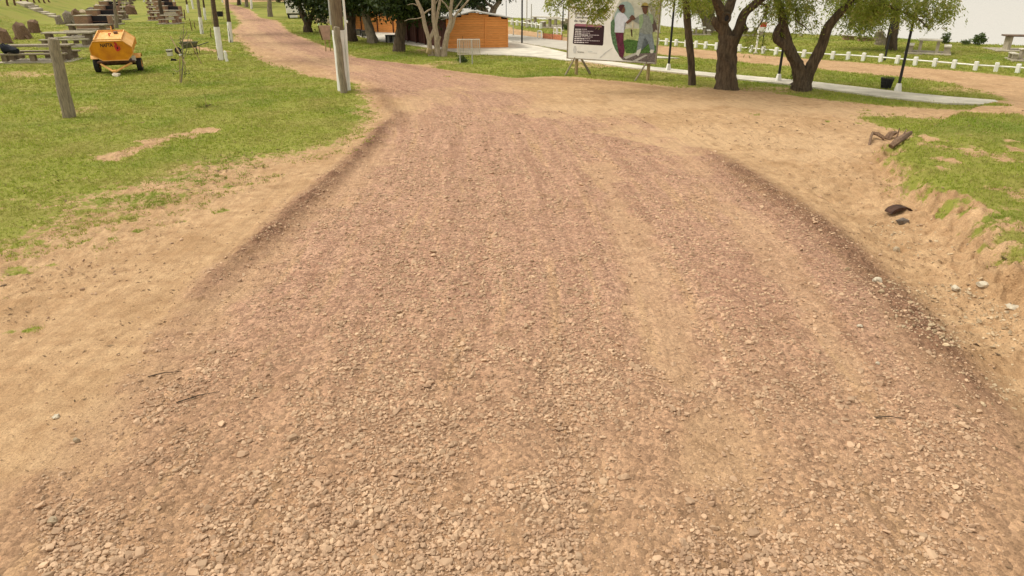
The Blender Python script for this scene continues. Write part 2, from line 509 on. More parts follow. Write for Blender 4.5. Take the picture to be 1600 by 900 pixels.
def brick_material():
    m, nt, N, L, b = new_mat('old_brick')
    v = objco(nt)
    s = N.new('ShaderNodeSeparateXYZ'); L.new(v, s.inputs[0])
    cb = N.new('ShaderNodeCombineXYZ')
    L.new(mth(nt, 'ADD', s.outputs[0], s.outputs[1]), cb.inputs[0]); L.new(s.outputs[2], cb.inputs[1])
    bt = N.new('ShaderNodeTexBrick')
    bt.inputs['Scale'].default_value = 1
    bt.inputs['Brick Width'].default_value = .24; bt.inputs['Row Height'].default_value = .075
    bt.inputs['Mortar Size'].default_value = .008
    bt.inputs['Color1'].default_value = (.34, .16, .09, 1); bt.inputs['Color2'].default_value = (.26, .13, .08, 1)
    bt.inputs['Mortar'].default_value = (.34, .28, .21, 1)
    L.new(cb.outputs[0], bt.inputs['Vector'])
    c = mixn(nt, bt.outputs['Color'], (.16, .12, .09), ramp(nt, noise(nt, 3, 5, .6, v), [(.45, 0.0), (.75, .7)]))
    L.new(c, b.inputs['Base Color']); b.inputs['Roughness'].default_value = .9
    return m


def water_material():
    m, nt, N, L, b = new_mat('river_water')
    geo = N.new('ShaderNodeNewGeometry')
    mp = N.new('ShaderNodeMapping'); mp.inputs['Scale'].default_value = (.35, 1.2, 1)
    L.new(geo.outputs['Position'], mp.inputs[0])
    b.inputs['Base Color'].default_value = (.50, .47, .41, 1)
    b.inputs['Roughness'].default_value = .16
    bn = N.new('ShaderNodeBump'); bn.inputs['Strength'].default_value = .22; bn.inputs['Distance'].default_value = .08
    L.new(noise(nt, 1.2, 4, .6, mp.outputs[0]), bn.inputs['Height']); L.new(bn.outputs[0], b.inputs['Normal'])
    return m


M = dict(
    earth=ground_material(), brick=brick_material(), water=water_material(),
    stone=simple('road_gravel', (.63, .44, .285), .92, .2, 3, col2=(.47, .305, .195), island=.38, spec=.15),
    blade=None,
    concrete=simple('weathered_concrete', (.40, .35, .26), .9, .3, 2.5, .3, 30),
    pale_concrete=simple('pale_concrete', (.62, .57, .47), .9, .28, .9, .2, 30),
    grey_paving=simple('grey_paving', (.47, .43, .36), .9, .15, .8, .2, 30),
    old_wood=simple('weathered_wood', (.30, .25, .175), .92, .4, 5, .6, 30, (6, 6, .8)),
    brown_conc=simple('brown_concrete', (.27, .215, .15), .95, .4, 4, .4, 30, col2=(.14, .105, .07)),  # darker brown concrete for table legs
    pole_wood=simple('dark_pole_wood', (.24, .18, .11), .9, .4, 5, .5, 25, (6, 6, .5), col2=(.12, .085, .055)),
    bark=simple('rough_bark', (.135, .098, .062), .95, .45, 5, 1.0, 20, (3, 3, .6), col2=(.05, .036, .024)),
    grey_bark=simple('grey_bark', (.26, .215, .155), .95, .4, 5, .7, 22, (3, 3, .8)),
    pale_bark=simple('pale_bark', (.42, .335, .24), .9, .35, 6, .5, 22, (3, 3, .8)),
    palm_bark=simple('dark_trunk', (.115, .078, .05), .95, .45, 6, .7, 25, (2, 2, 3)),
    whitewash=simple('whitewash', (.80, .78, .73), .85, .10, 3, .2, 30),
    white_paint=simple('white_paint', (.82, .81, .76), .6, .06, 3),
    black_metal=simple('black_metal', (.022, .022, .024), .5, .3, 5),
    dark_mesh=simple('dark_plastic', (.03, .032, .03), .6, .3, 5),
    orange=simple('orange_paint', (.74, .31, .014), .5, .28, 2.6, .15, 9, col2=(.54, .19, .014)),
    orange_top=simple('pale_orange_paint', (.76, .44, .15), .55, .3, 2.6, stretch=(3, 1, 1), col2=(.68, .33, .07)),  # paler orange coat; on the tank top it holds painted overhead light
    rubber=simple('black_rubber', (.028, .027, .026), .85, .3, 8),
    rust=simple('rusty_steel', (.14, .075, .045), .8, .5, 8),
    red=simple('red_paint', (.55, .04, .03), .6, .2, 5),
    ink=simple('dark_ink', (.02, .018, .02), .7, .1, 5),
    plank=simple('varnished_plank', (.86, .37, .105), .6, .2, 2.5, .25, 30, (1, 1, 9), col2=(.70, .26, .06), island=.16),
    door=simple('dark_door_timber', (.075, .022, .014), .6, .35, 4, .2, 30, (6, 6, .8)),
    tin=simple('grey_roof_sheet', (.42, .40, .36), .6, .2, 2),
    log=simple('split_log', (.24, .155, .095), .95, .5, 6, .8, 14, (4, 4, .9), col2=(.12, .07, .045)),
    grey_log=simple('grey_log', (.33, .28, .21), .95, .5, 6, .8, 14, (4, 4, .9), col2=(.14, .11, .08)),
    rock=simple('field_rock', (.42, .33, .22), .95, .35, 5, .5, 20),
    white_rock=simple('white_rock', (.56, .49, .37), .9, .25, 8, .4, 25),
    dark_rock=simple('dark_rock', (.16, .13, .105), .95, .35, 8, .5, 20),
    bag=simple('dark_cloth', (.012, .014, .022), .85, .3, 8),
    bucket=simple('white_plastic', (.74, .72, .66), .5, .08, 5),
    barrow=simple('dull_green_steel', (.13, .13, .085), .7, .35, 6),
    grey_pipe=simple('grey_pipe', (.50, .48, .44), .6, .12, 4),
    pink_board=simple('faded_pink_board', (.46, .32, .24), .85, .25, 4),
    stake=simple('raw_stake', (.40, .30, .15), .9, .3, 6),
    mesh_wire=simple('pale_wire', (.58, .52, .43), .7, .15, 5),
    brown_slab=simple('brown_slab', (.17, .115, .08), .9, .4, 3),
    leaf_dark=leaf_mat('dark_leaves', (.018, .036, .008), (.055, .085, .016), None, .22),
    leaf_mid=leaf_mat('mid_leaves', (.05, .085, .014), (.12, .165, .03), None, .35),
    leaf_light=leaf_mat('light_leaves', (.21, .265, .035), (.42, .47, .09), (.42, .37, .13), .5),
    twig_leaf=leaf_mat('shrub_leaves', (.045, .08, .014), (.12, .15, .035), None, .3),
    leaf_hedge=leaf_mat('far_leaves', (.03, .055, .014), (.085, .115, .03), None, .25),
)


def blade_material():
    m, nt, N, L, b = new_mat('grass_blades')
    g = N.new('ShaderNodeNewGeometry'); pos = g.outputs['Position']
    r = g.outputs['Random Per Island']
    c = mixn(nt, (.185, .24, .024), (.43, .485, .07), r)
    gl = noise(nt, .55, 4, .6, pos)
    c = mixn(nt, c, (.42, .36, .125), ramp(nt, gl, [(.42, 0.0), (.70, .7)]))
    c = mixn(nt, c, (.085, .13, .016), ramp(nt, noise(nt, 3.5, 4, .65, pos), [(.52, 0.0), (.72, .6)]))
    c = mixn(nt, c, (.16, .27, .018), ramp(nt, noise(nt, .25, 4, .6, pos), [(.5, 0.0), (.66, .65)]))
    w = N.new('ShaderNodeTexWhiteNoise'); w.noise_dimensions = '1D'; L.new(r, w.inputs['W'])
    c = mixn(nt, c, (.40, .33, .13), ramp(nt, w.outputs['Value'], [(.80, 0.0), (.88, .9)]))
    L.new(c, b.inputs['Base Color'])
    b.inputs['Roughness'].default_value = .7; b.inputs['Specular IOR Level'].default_value = .15
    tr = N.new('ShaderNodeBsdfTranslucent'); L.new(c, tr.inputs['Color'])
    mx = N.new('ShaderNodeMixShader'); mx.inputs[0].default_value = .35
    L.new(b.outputs[0], mx.inputs[1]); L.new(tr.outputs[0], mx.inputs[2])
    L.new(mx.outputs[0], N['Material Output'].inputs[0])
    return m


M['blade'] = blade_material()


# ------------------------------------------------------------------ object helpers
def tag(o, label=None, cat=None, group=None, kind=None):
    if label: o['label'] = label
    if cat: o['category'] = cat
    if group: o['group'] = group
    if kind: o['kind'] = kind
    return o


def empty(name, loc, rz=0, label=None, cat=None, group=None):
    o = bpy.data.objects.new(name, None)
    COL.objects.link(o)
    o.location = loc
    o.rotation_euler = (0, 0, rz)
    o.empty_display_size = .2
    return tag(o, label, cat, group)


def link(name, me, mat, parent=None, smooth=False):
    if mat is not None:
        me.materials.append(mat)
    if smooth:
        me.polygons.foreach_set('use_smooth', np.ones(len(me.polygons), bool))
    o = bpy.data.objects.new(name, me)
    COL.objects.link(o)
    if parent is not None:
        o.parent = parent
    return o


def np_mesh(name, verts, faces):
    """verts (n,3); faces (m,k) with one k"""
    me = bpy.data.meshes.new(name)
    verts = np.asarray(verts, np.float32); faces = np.asarray(faces, np.int32)
    k = faces.shape[1]
    me.vertices.add(len(verts)); me.vertices.foreach_set('co', verts.ravel())
    me.loops.add(faces.size); me.loops.foreach_set('vertex_index', faces.ravel())
    me.polygons.add(len(faces))
    me.polygons.foreach_set('loop_start', np.arange(len(faces), dtype=np.int32) * k)
    me.polygons.foreach_set('use_smooth', np.zeros(len(faces), bool))
    me.update(calc_edges=True)
    return me


def copy_tree(o, parent=None):
    c = o.copy(); COL.objects.link(c)
    if parent is not None:
        c.parent = parent
    for ch in list(o.children):
        copy_tree(ch, c)
    return c


class MB:
    def __init__(s):
        s.v, s.f = [], []

    def add(s, vs, fs):
        n = len(s.v)
        s.v += [tuple(v) for v in vs]
        s.f += [tuple(i + n for i in f) for f in fs]
        return s

    def box(s, c, d, rz=0.0, rx=0.0, ry=0.0, bev=0.0, taper=1.0):
        x, y, z = d[0] / 2, d[1] / 2, d[2] / 2
        rot = Matrix.Rotation(rz, 3, 'Z') @ Matrix.Rotation(ry, 3, 'Y') @ Matrix.Rotation(rx, 3, 'X')
        if bev <= 0:
            vs = [(-x, -y, -z), (x, -y, -z), (x, y, -z), (-x, y, -z), (-x * taper, -y * taper, z), (x * taper, -y * taper, z), (x * taper, y * taper, z), (-x * taper, y * taper, z)]
            fs = [(3, 2, 1, 0), (4, 5, 6, 7), (0, 1, 5, 4), (1, 2, 6, 5), (2, 3, 7, 6), (3, 0, 4, 7)]
        else:
            bm = bmesh.new(); bmesh.ops.create_cube(bm, size=1)
            for v in bm.verts:
                k = taper if v.co.z > 0 else 1
                v.co = Vector((v.co.x * d[0] * k, v.co.y * d[1] * k, v.co.z * d[2]))
            bmesh.ops.bevel(bm, geom=bm.edges[:], offset=bev, segments=2, affect='EDGES', profile=.5)
            bm.verts.index_update()
            vs = [v.co.copy() for v in bm.verts]; fs = [[v.index for v in f.verts] for f in bm.faces]
            bm.free()
        return s.add([rot @ Vector(v) + Vector(c) for v in vs], fs)

    def tube(s, pts, rad, n=10, cap=True, lump=0.0, seed=0):
        pts = [Vector(p) for p in pts]
        if isinstance(rad, (int, float)):
            rad = [rad] * len(pts)
        rng = random.Random(seed)
        ring0 = None
        t0 = (pts[1] - pts[0]).normalized()
        u = t0.orthogonal().normalized()
        vs, fs = [], []
        ph = rng.random() * 6
        for i, p in enumerate(pts):
            t = (pts[min(i + 1, len(pts) - 1)] - pts[max(i - 1, 0)]).normalized()
            u = (u - t * u.dot(t)).normalized()
            w = t.cross(u)
            for k in range(n):
                a = 2 * math.pi * k / n
                r = rad[i] * (1 + lump * (.5 * math.sin(3 * a + ph + i * .35) + .5 * math.sin(5 * a - ph + i * .6) + (rng.random() - .5) * .6))
                vs.append(p + u * (math.cos(a) * r) + w * (math.sin(a) * r))
        for i in range(len(pts) - 1):
            for k in range(n):
                k2 = (k + 1) % n
                fs.append((i * n + k, i * n + k2, (i + 1) * n + k2, (i + 1) * n + k))
        if cap:
            fs.append(tuple(reversed(range(n))))
            fs.append(tuple((len(pts) - 1) * n + k for k in range(n)))
        return s.add(vs, fs)

    def lathe(s, prof, n=20, c=(0, 0, 0), axis='Z'):
        vs, fs = [], []
        for r, z in prof:
            for k in range(n):
                a = 2 * math.pi * k / n
                p = (r * math.cos(a), r * math.sin(a), z)
                if axis == 'X':
                    p = (p[2], p[0], p[1])
                elif axis == 'Y':
                    p = (p[0], p[2], p[1])
                vs.append(Vector(p) + Vector(c))
        for i in range(len(prof) - 1):
            for k in range(n):
                k2 = (k + 1) % n
                fs.append((i * n + k, i * n + k2, (i + 1) * n + k2, (i + 1) * n + k))
        return s.add(vs, fs)

    def prism(s, poly, y0, y1):
        """outline in x,z pushed from y0 to y1"""
        n = len(poly)
        vs = [(x, y0, z) for x, z in poly] + [(x, y1, z) for x, z in poly]
        fs = [tuple(range(n)), tuple(reversed(range(n, 2 * n)))]
        fs += [((i + 1) % n, i, n + i, n + (i + 1) % n) for i in range(n)]
        return s.add(vs, fs)

    def build(s, name, mat, parent=None, smooth=False):
        me = bpy.data.meshes.new(name)
        me.from_pydata([tuple(v) for v in s.v], [], s.f)
        bm = bmesh.new(); bm.from_mesh(me)
        bmesh.ops.recalc_face_normals(bm, faces=bm.faces)
        bm.to_mesh(me); bm.free()
        o = link(name, me, mat, parent)
        if smooth:
            me.polygons.foreach_set('use_smooth', np.ones(len(me.polygons), bool))
            if hasattr(me, 'set_sharp_from_angle'):
                me.set_sharp_from_angle(angle=R(42))
        return o


def smooth_path(P, k=4):
    P = [Vector(p[:3]) for p in P]
    out = []
    for i in range(len(P) - 1):
        a, b, c, d = P[max(i - 1, 0)], P[i], P[i + 1], P[min(i + 2, len(P) - 1)]
        for j in range(k):
            t = j / k
            out.append(.5 * ((2 * b) + (c - a) * t + (2 * a - 5 * b + 4 * c - d) * t * t + (3 * b - a - 3 * c + d) * t ** 3))
    out.append(P[-1])
    return out


def limb(mb, P, r0, r1, n=10, lump=.12, seed=0, k=4, flare=0.0):
    pts = smooth_path(P, k)
    N = len(pts) - 1
    rad = [r0 + (r1 - r0) * (i / N) ** .8 + flare * math.exp(-i / N * 9) for i in range(N + 1)]
    mb.tube(pts, rad, n, True, lump, seed)
    return pts


def rock_mesh(mb, c, size, rng, n=16, flatz=.7):
    bm = bmesh.new()
    for _ in range(n):
        v = Vector((rng.gauss(0, 1), rng.gauss(0, 1), rng.gauss(0, 1))).normalized() * rng.uniform(.8, 1.0)
        bm.verts.new((v.x * size[0], v.y * size[1], v.z * size[2]))
    bmesh.ops.convex_hull(bm, input=bm.verts[:])
    loose = [v for v in bm.verts if not v.link_faces]
    bmesh.ops.delete(bm, geom=loose, context='VERTS')
    bm.verts.index_update()
    rz = Matrix.Rotation(rng.uniform(0, 6.28), 3, 'Z')
    mb.add([rz @ v.co + Vector(c) for v in bm.verts], [[v.index for v in f.verts] for f in bm.faces])
    bm.free()


# ------------------------------------------------------------------ the ground sheet
def build_ground():
    az = np.concatenate([np.linspace(-180, -62, 60, endpoint=False), np.linspace(-62, -44, 40, endpoint=False), np.linspace(-44, 44, 620, endpoint=False),
                         np.linspace(44, 62, 40, endpoint=False), np.linspace(62, 180, 60, endpoint=False)]) * math.pi / 180
    dist = np.concatenate([np.geomspace(.25, 2.6, 16, endpoint=False), np.geomspace(2.6, 40, 520, endpoint=False), np.geomspace(40, 180, 150, endpoint=False), np.geomspace(180, 3500, 40)])
    A, D = np.meshgrid(az, dist)
    nA, nD = len(az), len(dist)
    x = (D * np.sin(A)).ravel(); y = (D * np.cos(A)).ravel()
    T = terrain(x, y)
    V = np.stack([x, y, T['z']], 1)
    idx = np.arange(nA * nD).reshape(nD, nA)
    a = idx[:-1]; b = idx[1:]
    F = np.stack([a, np.roll(a, -1, 1), np.roll(b, -1, 1), b], -1).reshape(-1, 4)[:, ::-1]
    # normals of the whole sheet, so that road and lawn meet without a seam
    P = V[F]
    fn = np.cross(P[:, 2] - P[:, 0], P[:, 3] - P[:, 1])
    if fn[:, 2].mean() < 0:
        F = F[:, ::-1]; fn = -fn
    vn = np.zeros_like(V)
    for k in range(4):
        np.add.at(vn, F[:, k], fn)
    vn /= np.linalg.norm(vn, axis=1, keepdims=True) + 1e-12
    fx = x[F].mean(1); fy = y[F].mean(1)
    isroad = (T['lawn'][F].mean(1) < .05) & (np.hypot(fx, fy) < 160) & (T['rv'][F].mean(1) < 2) & (T['perp'][F].mean(1) < 4)
    for name, sel in (('ground', ~isroad), ('dirt_road', isroad)):
        f = F[sel]
        used, inv = np.unique(f, return_inverse=True)
        me = np_mesh(name, V[used], inv.reshape(-1, 4))
        for an, key in (('grass', 'g'), ('red', 'red'), ('dark', 'dark'), ('sand', 'sand'), ('strip', 'strip'), ('lat', 'lat'), ('run', 'run')):
            at_ = me.attributes.new(an, 'FLOAT', 'POINT')
            at_.data.foreach_set('value', T[key][used].astype(np.float32))
        me.polygons.foreach_set('use_smooth', np.ones(len(me.polygons), bool))
        me.normals_split_custom_set_from_vertices(vn[used].tolist())
        o = link(name, me, M['earth'])
        tag(o, kind='structure')
        if name == 'ground':
            o['label'] = 'green lawn and bare earth on both sides of the road'
        else:
            o['label'] = 'reddish gravel and sand road bending left into the park'


build_ground()

# river
w = MB().add([(-3500, -1500, -3.4), (3500, -1500, -3.4), (3500, 4000, -3.4), (-3500, 4000, -3.4)], [(0, 1, 2, 3)]).build('water', M['water'])
tag(w, 'pale wide river behind the grassy bank', kind='structure')


def slab(name, P, mat, top=.05, label=None):
    """concrete slab on the lawn"""
    bm = bmesh.new()
    zt = [max(hz(x, y), -.05) * .3 + top for x, y in P]
    zt = [top + .0 for _ in P]
    vt = [bm.verts.new((x, y, z)) for (x, y), z in zip(P, zt)]
    vb = [bm.verts.new((x, y, z - .25)) for (x, y), z in zip(P, zt)]
    bm.faces.new(vt)
    n = len(P)
    for i in range(n):
        bm.faces.new((vt[i], vb[i], vb[(i + 1) % n], vt[(i + 1) % n]))
    bmesh.ops.recalc_face_normals(bm, faces=bm.faces)
    me = bpy.data.meshes.new(name); bm.to_mesh(me); bm.free()
    o = link(name, me, mat)
    return tag(o, label, kind='structure')


slab('plaza', PLAZA, M['pale_concrete'], .05, 'pale concrete apron around the orange huts')
slab('pavement', PAVING, M['grey_paving'], .045, 'grey paved area behind the billboard')
d = np.gradient(PATH_C, axis=0); d /= np.linalg.norm(d, axis=1, keepdims=True)
nrm = np.stack([-d[:, 1], d[:, 0]], 1)
slab('path', np.vstack([PATH_C + nrm * PATH_W[:, None], (PATH_C - nrm * PATH_W[:, None])[::-1]]), M['pale_concrete'], .056, 'narrow pale concrete path running past the lamp posts')


# ------------------------------------------------------------------ grass
def build_grass(n, d0, d1):
    az = RNG.uniform(-R(56), R(56), n)
    dd = np.exp(RNG.uniform(math.log(d0), math.log(d1), n))
    x = dd * np.sin(az); y = dd * np.cos(az)
    T = terrain(x, y)
    patch = fbm(x * 3.2, y * 3.2, 71, 3)
    keep = (T['g'] * 1.15 + (patch - .5) * 1.5 > RNG.uniform(.25, .85, n)) & (T['g'] > .06) & (T['rv'] < 1.5) & (T['perp'] < 8.5)
    x, y, dd, z, g = x[keep], y[keep], dd[keep], T['z'][keep], T['g'][keep]
    m = len(x)
    size = np.clip(dd / 20, .55, 2.2)
    lush = fbm(x * .8, y * .8, 81, 3)
    vs = []
    for b in range(4):
        a = RNG.uniform(0, 2 * math.pi, m)
        off = RNG.normal(0, .022, (m, 2)) * size[:, None]
        hgt = RNG.uniform(.018, .045, m) * np.sqrt(size) * (.5 + lush) * np.where(RNG.random(m) < .05, 2.3, 1.0)
        wdt = RNG.uniform(.006, .012, m) * size
        lean = RNG.uniform(.2, 1.3, m) * hgt
        la = RNG.uniform(0, 2 * math.pi, m)
        bx, by = x + off[:, 0], y + off[:, 1]
        p0 = np.stack([bx - np.cos(a) * wdt, by - np.sin(a) * wdt, z - .008], 1)
        p1 = np.stack([bx + np.cos(a) * wdt, by + np.sin(a) * wdt, z - .008], 1)
        p2 = np.stack([bx + np.cos(la) * lean, by + np.sin(la) * lean, z + hgt], 1)
        vs.append(np.stack([p0, p1, p2], 1))
    V = np.concatenate(vs).reshape(-1, 3)
    return V


GV = np.concatenate([build_grass(430000, 8.5, 80)])
tag(link('grass', np_mesh('grass', GV, np.arange(len(GV)).reshape(-1, 3)), M['blade']), 'short patchy green grass of the lawns', 'grass', kind='stuff')


# ------------------------------------------------------------------ loose gravel
def stone_protos(k, seed):
    rng = random.Random(seed)
    out = []
    for _ in range(k):
        mb = MB()
        rock_mesh(mb, (0, 0, 0), (1, rng.uniform(.6, .95), rng.uniform(.45, .7)), rng, 17)
        tri = []
        for f in mb.f:
            for j in range(1, len(f) - 1):
                tri.append((f[0], f[j], f[j + 1]))
        out.append((np.array(mb.v), np.array(tri)))
    return out


PROTO = stone_protos(22, 3)


def scatter(x, y, z, size, sink=.25, tilt=.35):
    n = len(x)
    which = RNG.integers(0, len(PROTO), n)
    Vs, Fs, base = [], [], 0
    for k, (pv, pf) in enumerate(PROTO):
        s = np.where(which == k)[0]
        if not len(s):
            continue
        m = len(s)
        a = RNG.uniform(0, 2 * math.pi, m); ta = RNG.normal(0, tilt, m); tb = RNG.normal(0, tilt, m)
        p = np.repeat(pv[None], m, 0) * size[s][:, None, None]
        ca, sa = np.cos(ta)[:, None], np.sin(ta)[:, None]
        yy = p[..., 1] * ca - p[..., 2] * sa; zz = p[..., 1] * sa + p[..., 2] * ca
        cb, sb = np.cos(tb)[:, None], np.sin(tb)[:, None]
        xx = p[..., 0] * cb + zz * sb; zz = -p[..., 0] * sb + zz * cb
        c, s_ = np.cos(a)[:, None], np.sin(a)[:, None]
        X = xx * c - yy * s_ + x[s][:, None]; Y = xx * s_ + yy * c + y[s][:, None]
        Z = zz + (z[s] + size[s] * sink)[:, None]
        Vs.append(np.stack([X, Y, Z], -1).reshape(-1, 3))
        Fs.append((pf[None] + (np.arange(m) * len(pv))[:, None, None] + base).reshape(-1, 3))
        base += m * len(pv)
    return np.concatenate(Vs), np.concatenate(Fs)


def build_gravel():
    n = 270000
    # even over the ground, thinner with distance
    y = 2.2 + 21 * RNG.random(n) ** 1.7
    x = RNG.uniform(-1, 1, n) * (1.2 + y * .62)
    T = terrain(x, y)
    cl = fbm(x * 1.1, y * .8, 91, 4); cl2 = fbm(x * 3.6, y * 2.6, 95, 3)
    lat, run = T['lat'], T['run']
    stk = fbm(lat * 1.6 + 5, run * .22, 99, 3)
    dens = T['red'] * (1 - .92 * T['sand'])
    near = .62 + .38 * sstep(9, 3, y)
    dens = dens * near * sstep(.43, .63, cl * .34 + cl2 * .42 + stk * .30)
    # fewer stones on the right hand wheel track side
    dens = dens * (1 - .55 * sstep(.8, 3.2, x)) * (1 - .3 * sstep(-2.2, -4.5, x))
    dens = dens + .03 * (T['red'] > .3) + .015 * (T['g'] < .1) * (T['churn'] > .1)
    keep = RNG.random(n) < dens * .60
    x, y, z = x[keep], y[keep], T['z'][keep]
    size = np.clip(RNG.lognormal(math.log(.0193), .38, len(x)), .010, .06) * (1 + .012 * y)
    V, F = scatter(x, y, z, size, .14, .24)
    print('gravel', len(x))
    tag(link('gravel', np_mesh('gravel', V, F), M['stone']), 'loose tan gravel stones strewn over the road', 'gravel', kind='stuff')
    # fine chippings
    n = 60000
    y = 2.2 + 14 * RNG.random(n) ** 1.5
    x = RNG.uniform(-1, 1, n) * (1.2 + y * .66)
    T = terrain(x, y)
    keep = RNG.random(n) < np.clip(T['red'] * .6 + T['dark'] * .9 + .05 * (T['g'] < .2), 0, 1)
    x, y, z = x[keep], y[keep], T['z'][keep]
    V, F = scatter(x, y, z, np.clip(RNG.lognormal(math.log(.009), .35, len(x)), .004, .02) * (1 + .03 * y), .2)
    tag(link('gravel_chippings', np_mesh('gravel_chippings', V, F), M['stone']), 'fine reddish chippings between the gravel stones', 'gravel', kind='stuff')
    # pale rubble in the gully
    P = GULLY
    n = 1000
    c = [(1405, 345, .5), (1430, 372, .6), (1500, 440, .35), (1545, 470, .5), (1565, 490, .4), (1455, 500, .45), (1465, 520, .3), (1410, 435, .6), (1590, 520, .5), (1480, 470, .8), (1590, 600, .5)]
    xs, ys = [], []
    for a, b_, r in c:
        q = flat(a, b_)
        k = n // len(c)
        xs.append(q[0] + RNG.normal(0, r * .55, k)); ys.append(q[1] + RNG.normal(0, r * .5, k))
    x = np.concatenate(xs); y = np.concatenate(ys)
    z = terrain(x, y)['z']
    V, F = scatter(x, y, z, RNG.lognormal(math.log(.018), .45, len(x)), .12, .5)
    tag(link('rubble', np_mesh('rubble', V, F), M['chips']), 'pale broken chips scattered in the gully beside the road', 'rubble', kind='stuff')


M['chips'] = simple('rubble_chips', (.66, .52, .34), .9, .3, 6, col2=(.44, .31, .18), island=.4)
build_gravel()


def build_litter():
    n = 70000
    y = 2.6 + 20 * RNG.random(n) ** 1.2
    x = RNG.uniform(-1, 1, n) * (1.5 + y * .78)
    T = terrain(x, y)
    cl = fbm(x * .9, y * .9, 121, 4)
    cl = cl * .6 + .4 * fbm(x * 4, y * 4, 133, 3)
    w = (T['churn'] * .9 + .35 * (T['red'] < .3) + .25 * sstep(.02, .3, T['g']) * sstep(.9, .4, T['g'])) * sstep(.40, .66, cl)
    keep = RNG.random(n) < w * .75
    x, y, z = x[keep], y[keep], T['z'][keep]
    m = len(x)
    c = np.stack([x, y, z + .008], 1)
    L_ = RNG.lognormal(math.log(.016), .5, m)[:, None] * (.8 + y[:, None] * .025)
    an = RNG.uniform(0, 6.28, m)
    a = np.stack([np.cos(an), np.sin(an), RNG.normal(0, .2, m)], 1) * L_
    b = np.stack([-np.sin(an), np.cos(an), RNG.normal(0, .5, m)], 1) * L_ * RNG.uniform(.12, .5, m)[:, None]
    V = quads_flat(c, a, b)
    tag(link('litter', np_mesh('litter', V, np.arange(len(V)).reshape(-1, 4)), M['litter']), 'dry leaf bits and bark crumbs on the bare verges', 'litter', kind='stuff')


def quads_flat(c, a, b):
    return np.stack([c - a, c - b, c + a, c + b], 1).reshape(-1, 3)


M['litter'] = simple('dry_litter', (.40, .27, .15), .95, .3, 4, col2=(.20, .12, .065), island=.65)
build_litter()

# ------------------------------------------------------------------ trees
def quads(centers, a, b):
    """flat leaf quads from centres and two half axes"""
    V = np.stack([centers - a, centers - b * .9 + a * .1, centers + a, centers + b * .9 + a * .1], 1)
    return V.reshape(-1, 3)


def unit(v):
    return v / (np.linalg.norm(v, axis=-1, keepdims=True) + 1e-9)


def leaf_cloud(blobs, n, leaf, rng, clump=.28):
    """leaves gathered in small clumps spread through blobs (centre, radii)"""
    out = []
    vol = np.array([r[0] * r[1] * r[2] for _, r in blobs]) ** .75
    for (c, r), k in zip(blobs, (vol / vol.sum() * n).astype(int)):
        nc = max(4, k // 14)
        dirs = unit(rng.normal(size=(nc, 3)))
        rad = rng.uniform(.25, 1.0, nc) ** .5 * rng.uniform(.8, 1.1, nc)
        cc = np.array(c) + dirs * rad[:, None] * np.array(r)
        cen = cc[rng.integers(0, nc, k)] + rng.normal(0, clump, (k, 3)) * np.array([1, 1, .7])
        a = unit(rng.normal(size=(k, 3)) + np.array([0, 0, -.4])) * leaf * rng.uniform(.6, 1.3, (k, 1))
        b = unit(np.cross(a, rng.normal(size=(k, 3)))) * leaf * .5 * rng.uniform(.6, 1.2, (k, 1))
        out.append(quads(cen, a, b))
    return np.concatenate(out)


def strands(starts, length, nleaf, leaf, rng, droop=1.0, spread=.5):
    """hanging feathery twigs with leaflets on both sides; returns leaflet quads"""
    n = len(starts)
    L = length * rng.uniform(.55, 1.25, n)
    ang = rng.uniform(0, 2 * math.pi, n)
    h = np.stack([np.cos(ang), np.sin(ang), np.zeros(n)], 1)
    t = (np.arange(nleaf) + .5) / nleaf
    P = starts[:, None, :] + h[:, None, :] * (L[:, None, None] * spread * (t ** .7)[None, :, None])
    P = P.copy()
    P[..., 2] -= droop * L[:, None] * (t ** 1.4)[None, :]
    P += rng.normal(0, .035, P.shape)
    side = np.stack([-np.sin(ang), np.cos(ang), np.zeros(n)], 1)[:, None, :] * np.where(rng.random((n, nleaf, 1)) < .5, 1, -1)
    a = unit(side * .8 + h[:, None] * .4 + np.array([0, 0, -.7]) + rng.normal(0, .3, P.shape)) * leaf * rng.uniform(.6, 1.3, (n, nleaf, 1))
    b = unit(np.cross(a, rng.normal(size=a.shape))) * leaf * .28
    return quads((P + a * .7).reshape(-1, 3), a.reshape(-1, 3), b.reshape(-1, 3))


def make_tree(base, limbs, bark, label, leaf=None, leaf_m=None, group=None, cat='tree', name='tree', seed=0, white=None, twigs=None):
    """limbs: (points relative to the base, r0, r1, flare)"""
    root = empty(name, base, 0, label, cat, group)
    mb = MB()
    for i, (P, r0, r1, fl) in enumerate(limbs):
        limb(mb, P, r0, r1, 16 if r0 > .1 else 7, .2 if r0 > .08 else .06, seed * 31 + i, 6, fl)
    if twigs:
        for P, r in twigs:
            mb.tube(P, [r] + [r * .5] * (len(P) - 1), 5)
    mb.build('trunk', bark, root, True)
    if white:
        P, r0, r1 = white
        m2 = MB(); limb(m2, P, r0, r1, 14, .04, seed, 3)
        m2.build('painted_band', M['whitewash'], root, True)
    if leaf is not None and len(leaf):
        V = leaf - np.array(base)
        me = np_mesh('crown', V, np.arange(len(V)).reshape(-1, 4))
        link('crown', me, leaf_m, root)
    return root


def rel(base, pts):
    return [tuple(Vector(p) - Vector(base)) for p in pts]


def pl(px, py, y):
    return on_plane(px, py, y)


TR = np.random.default_rng(5)

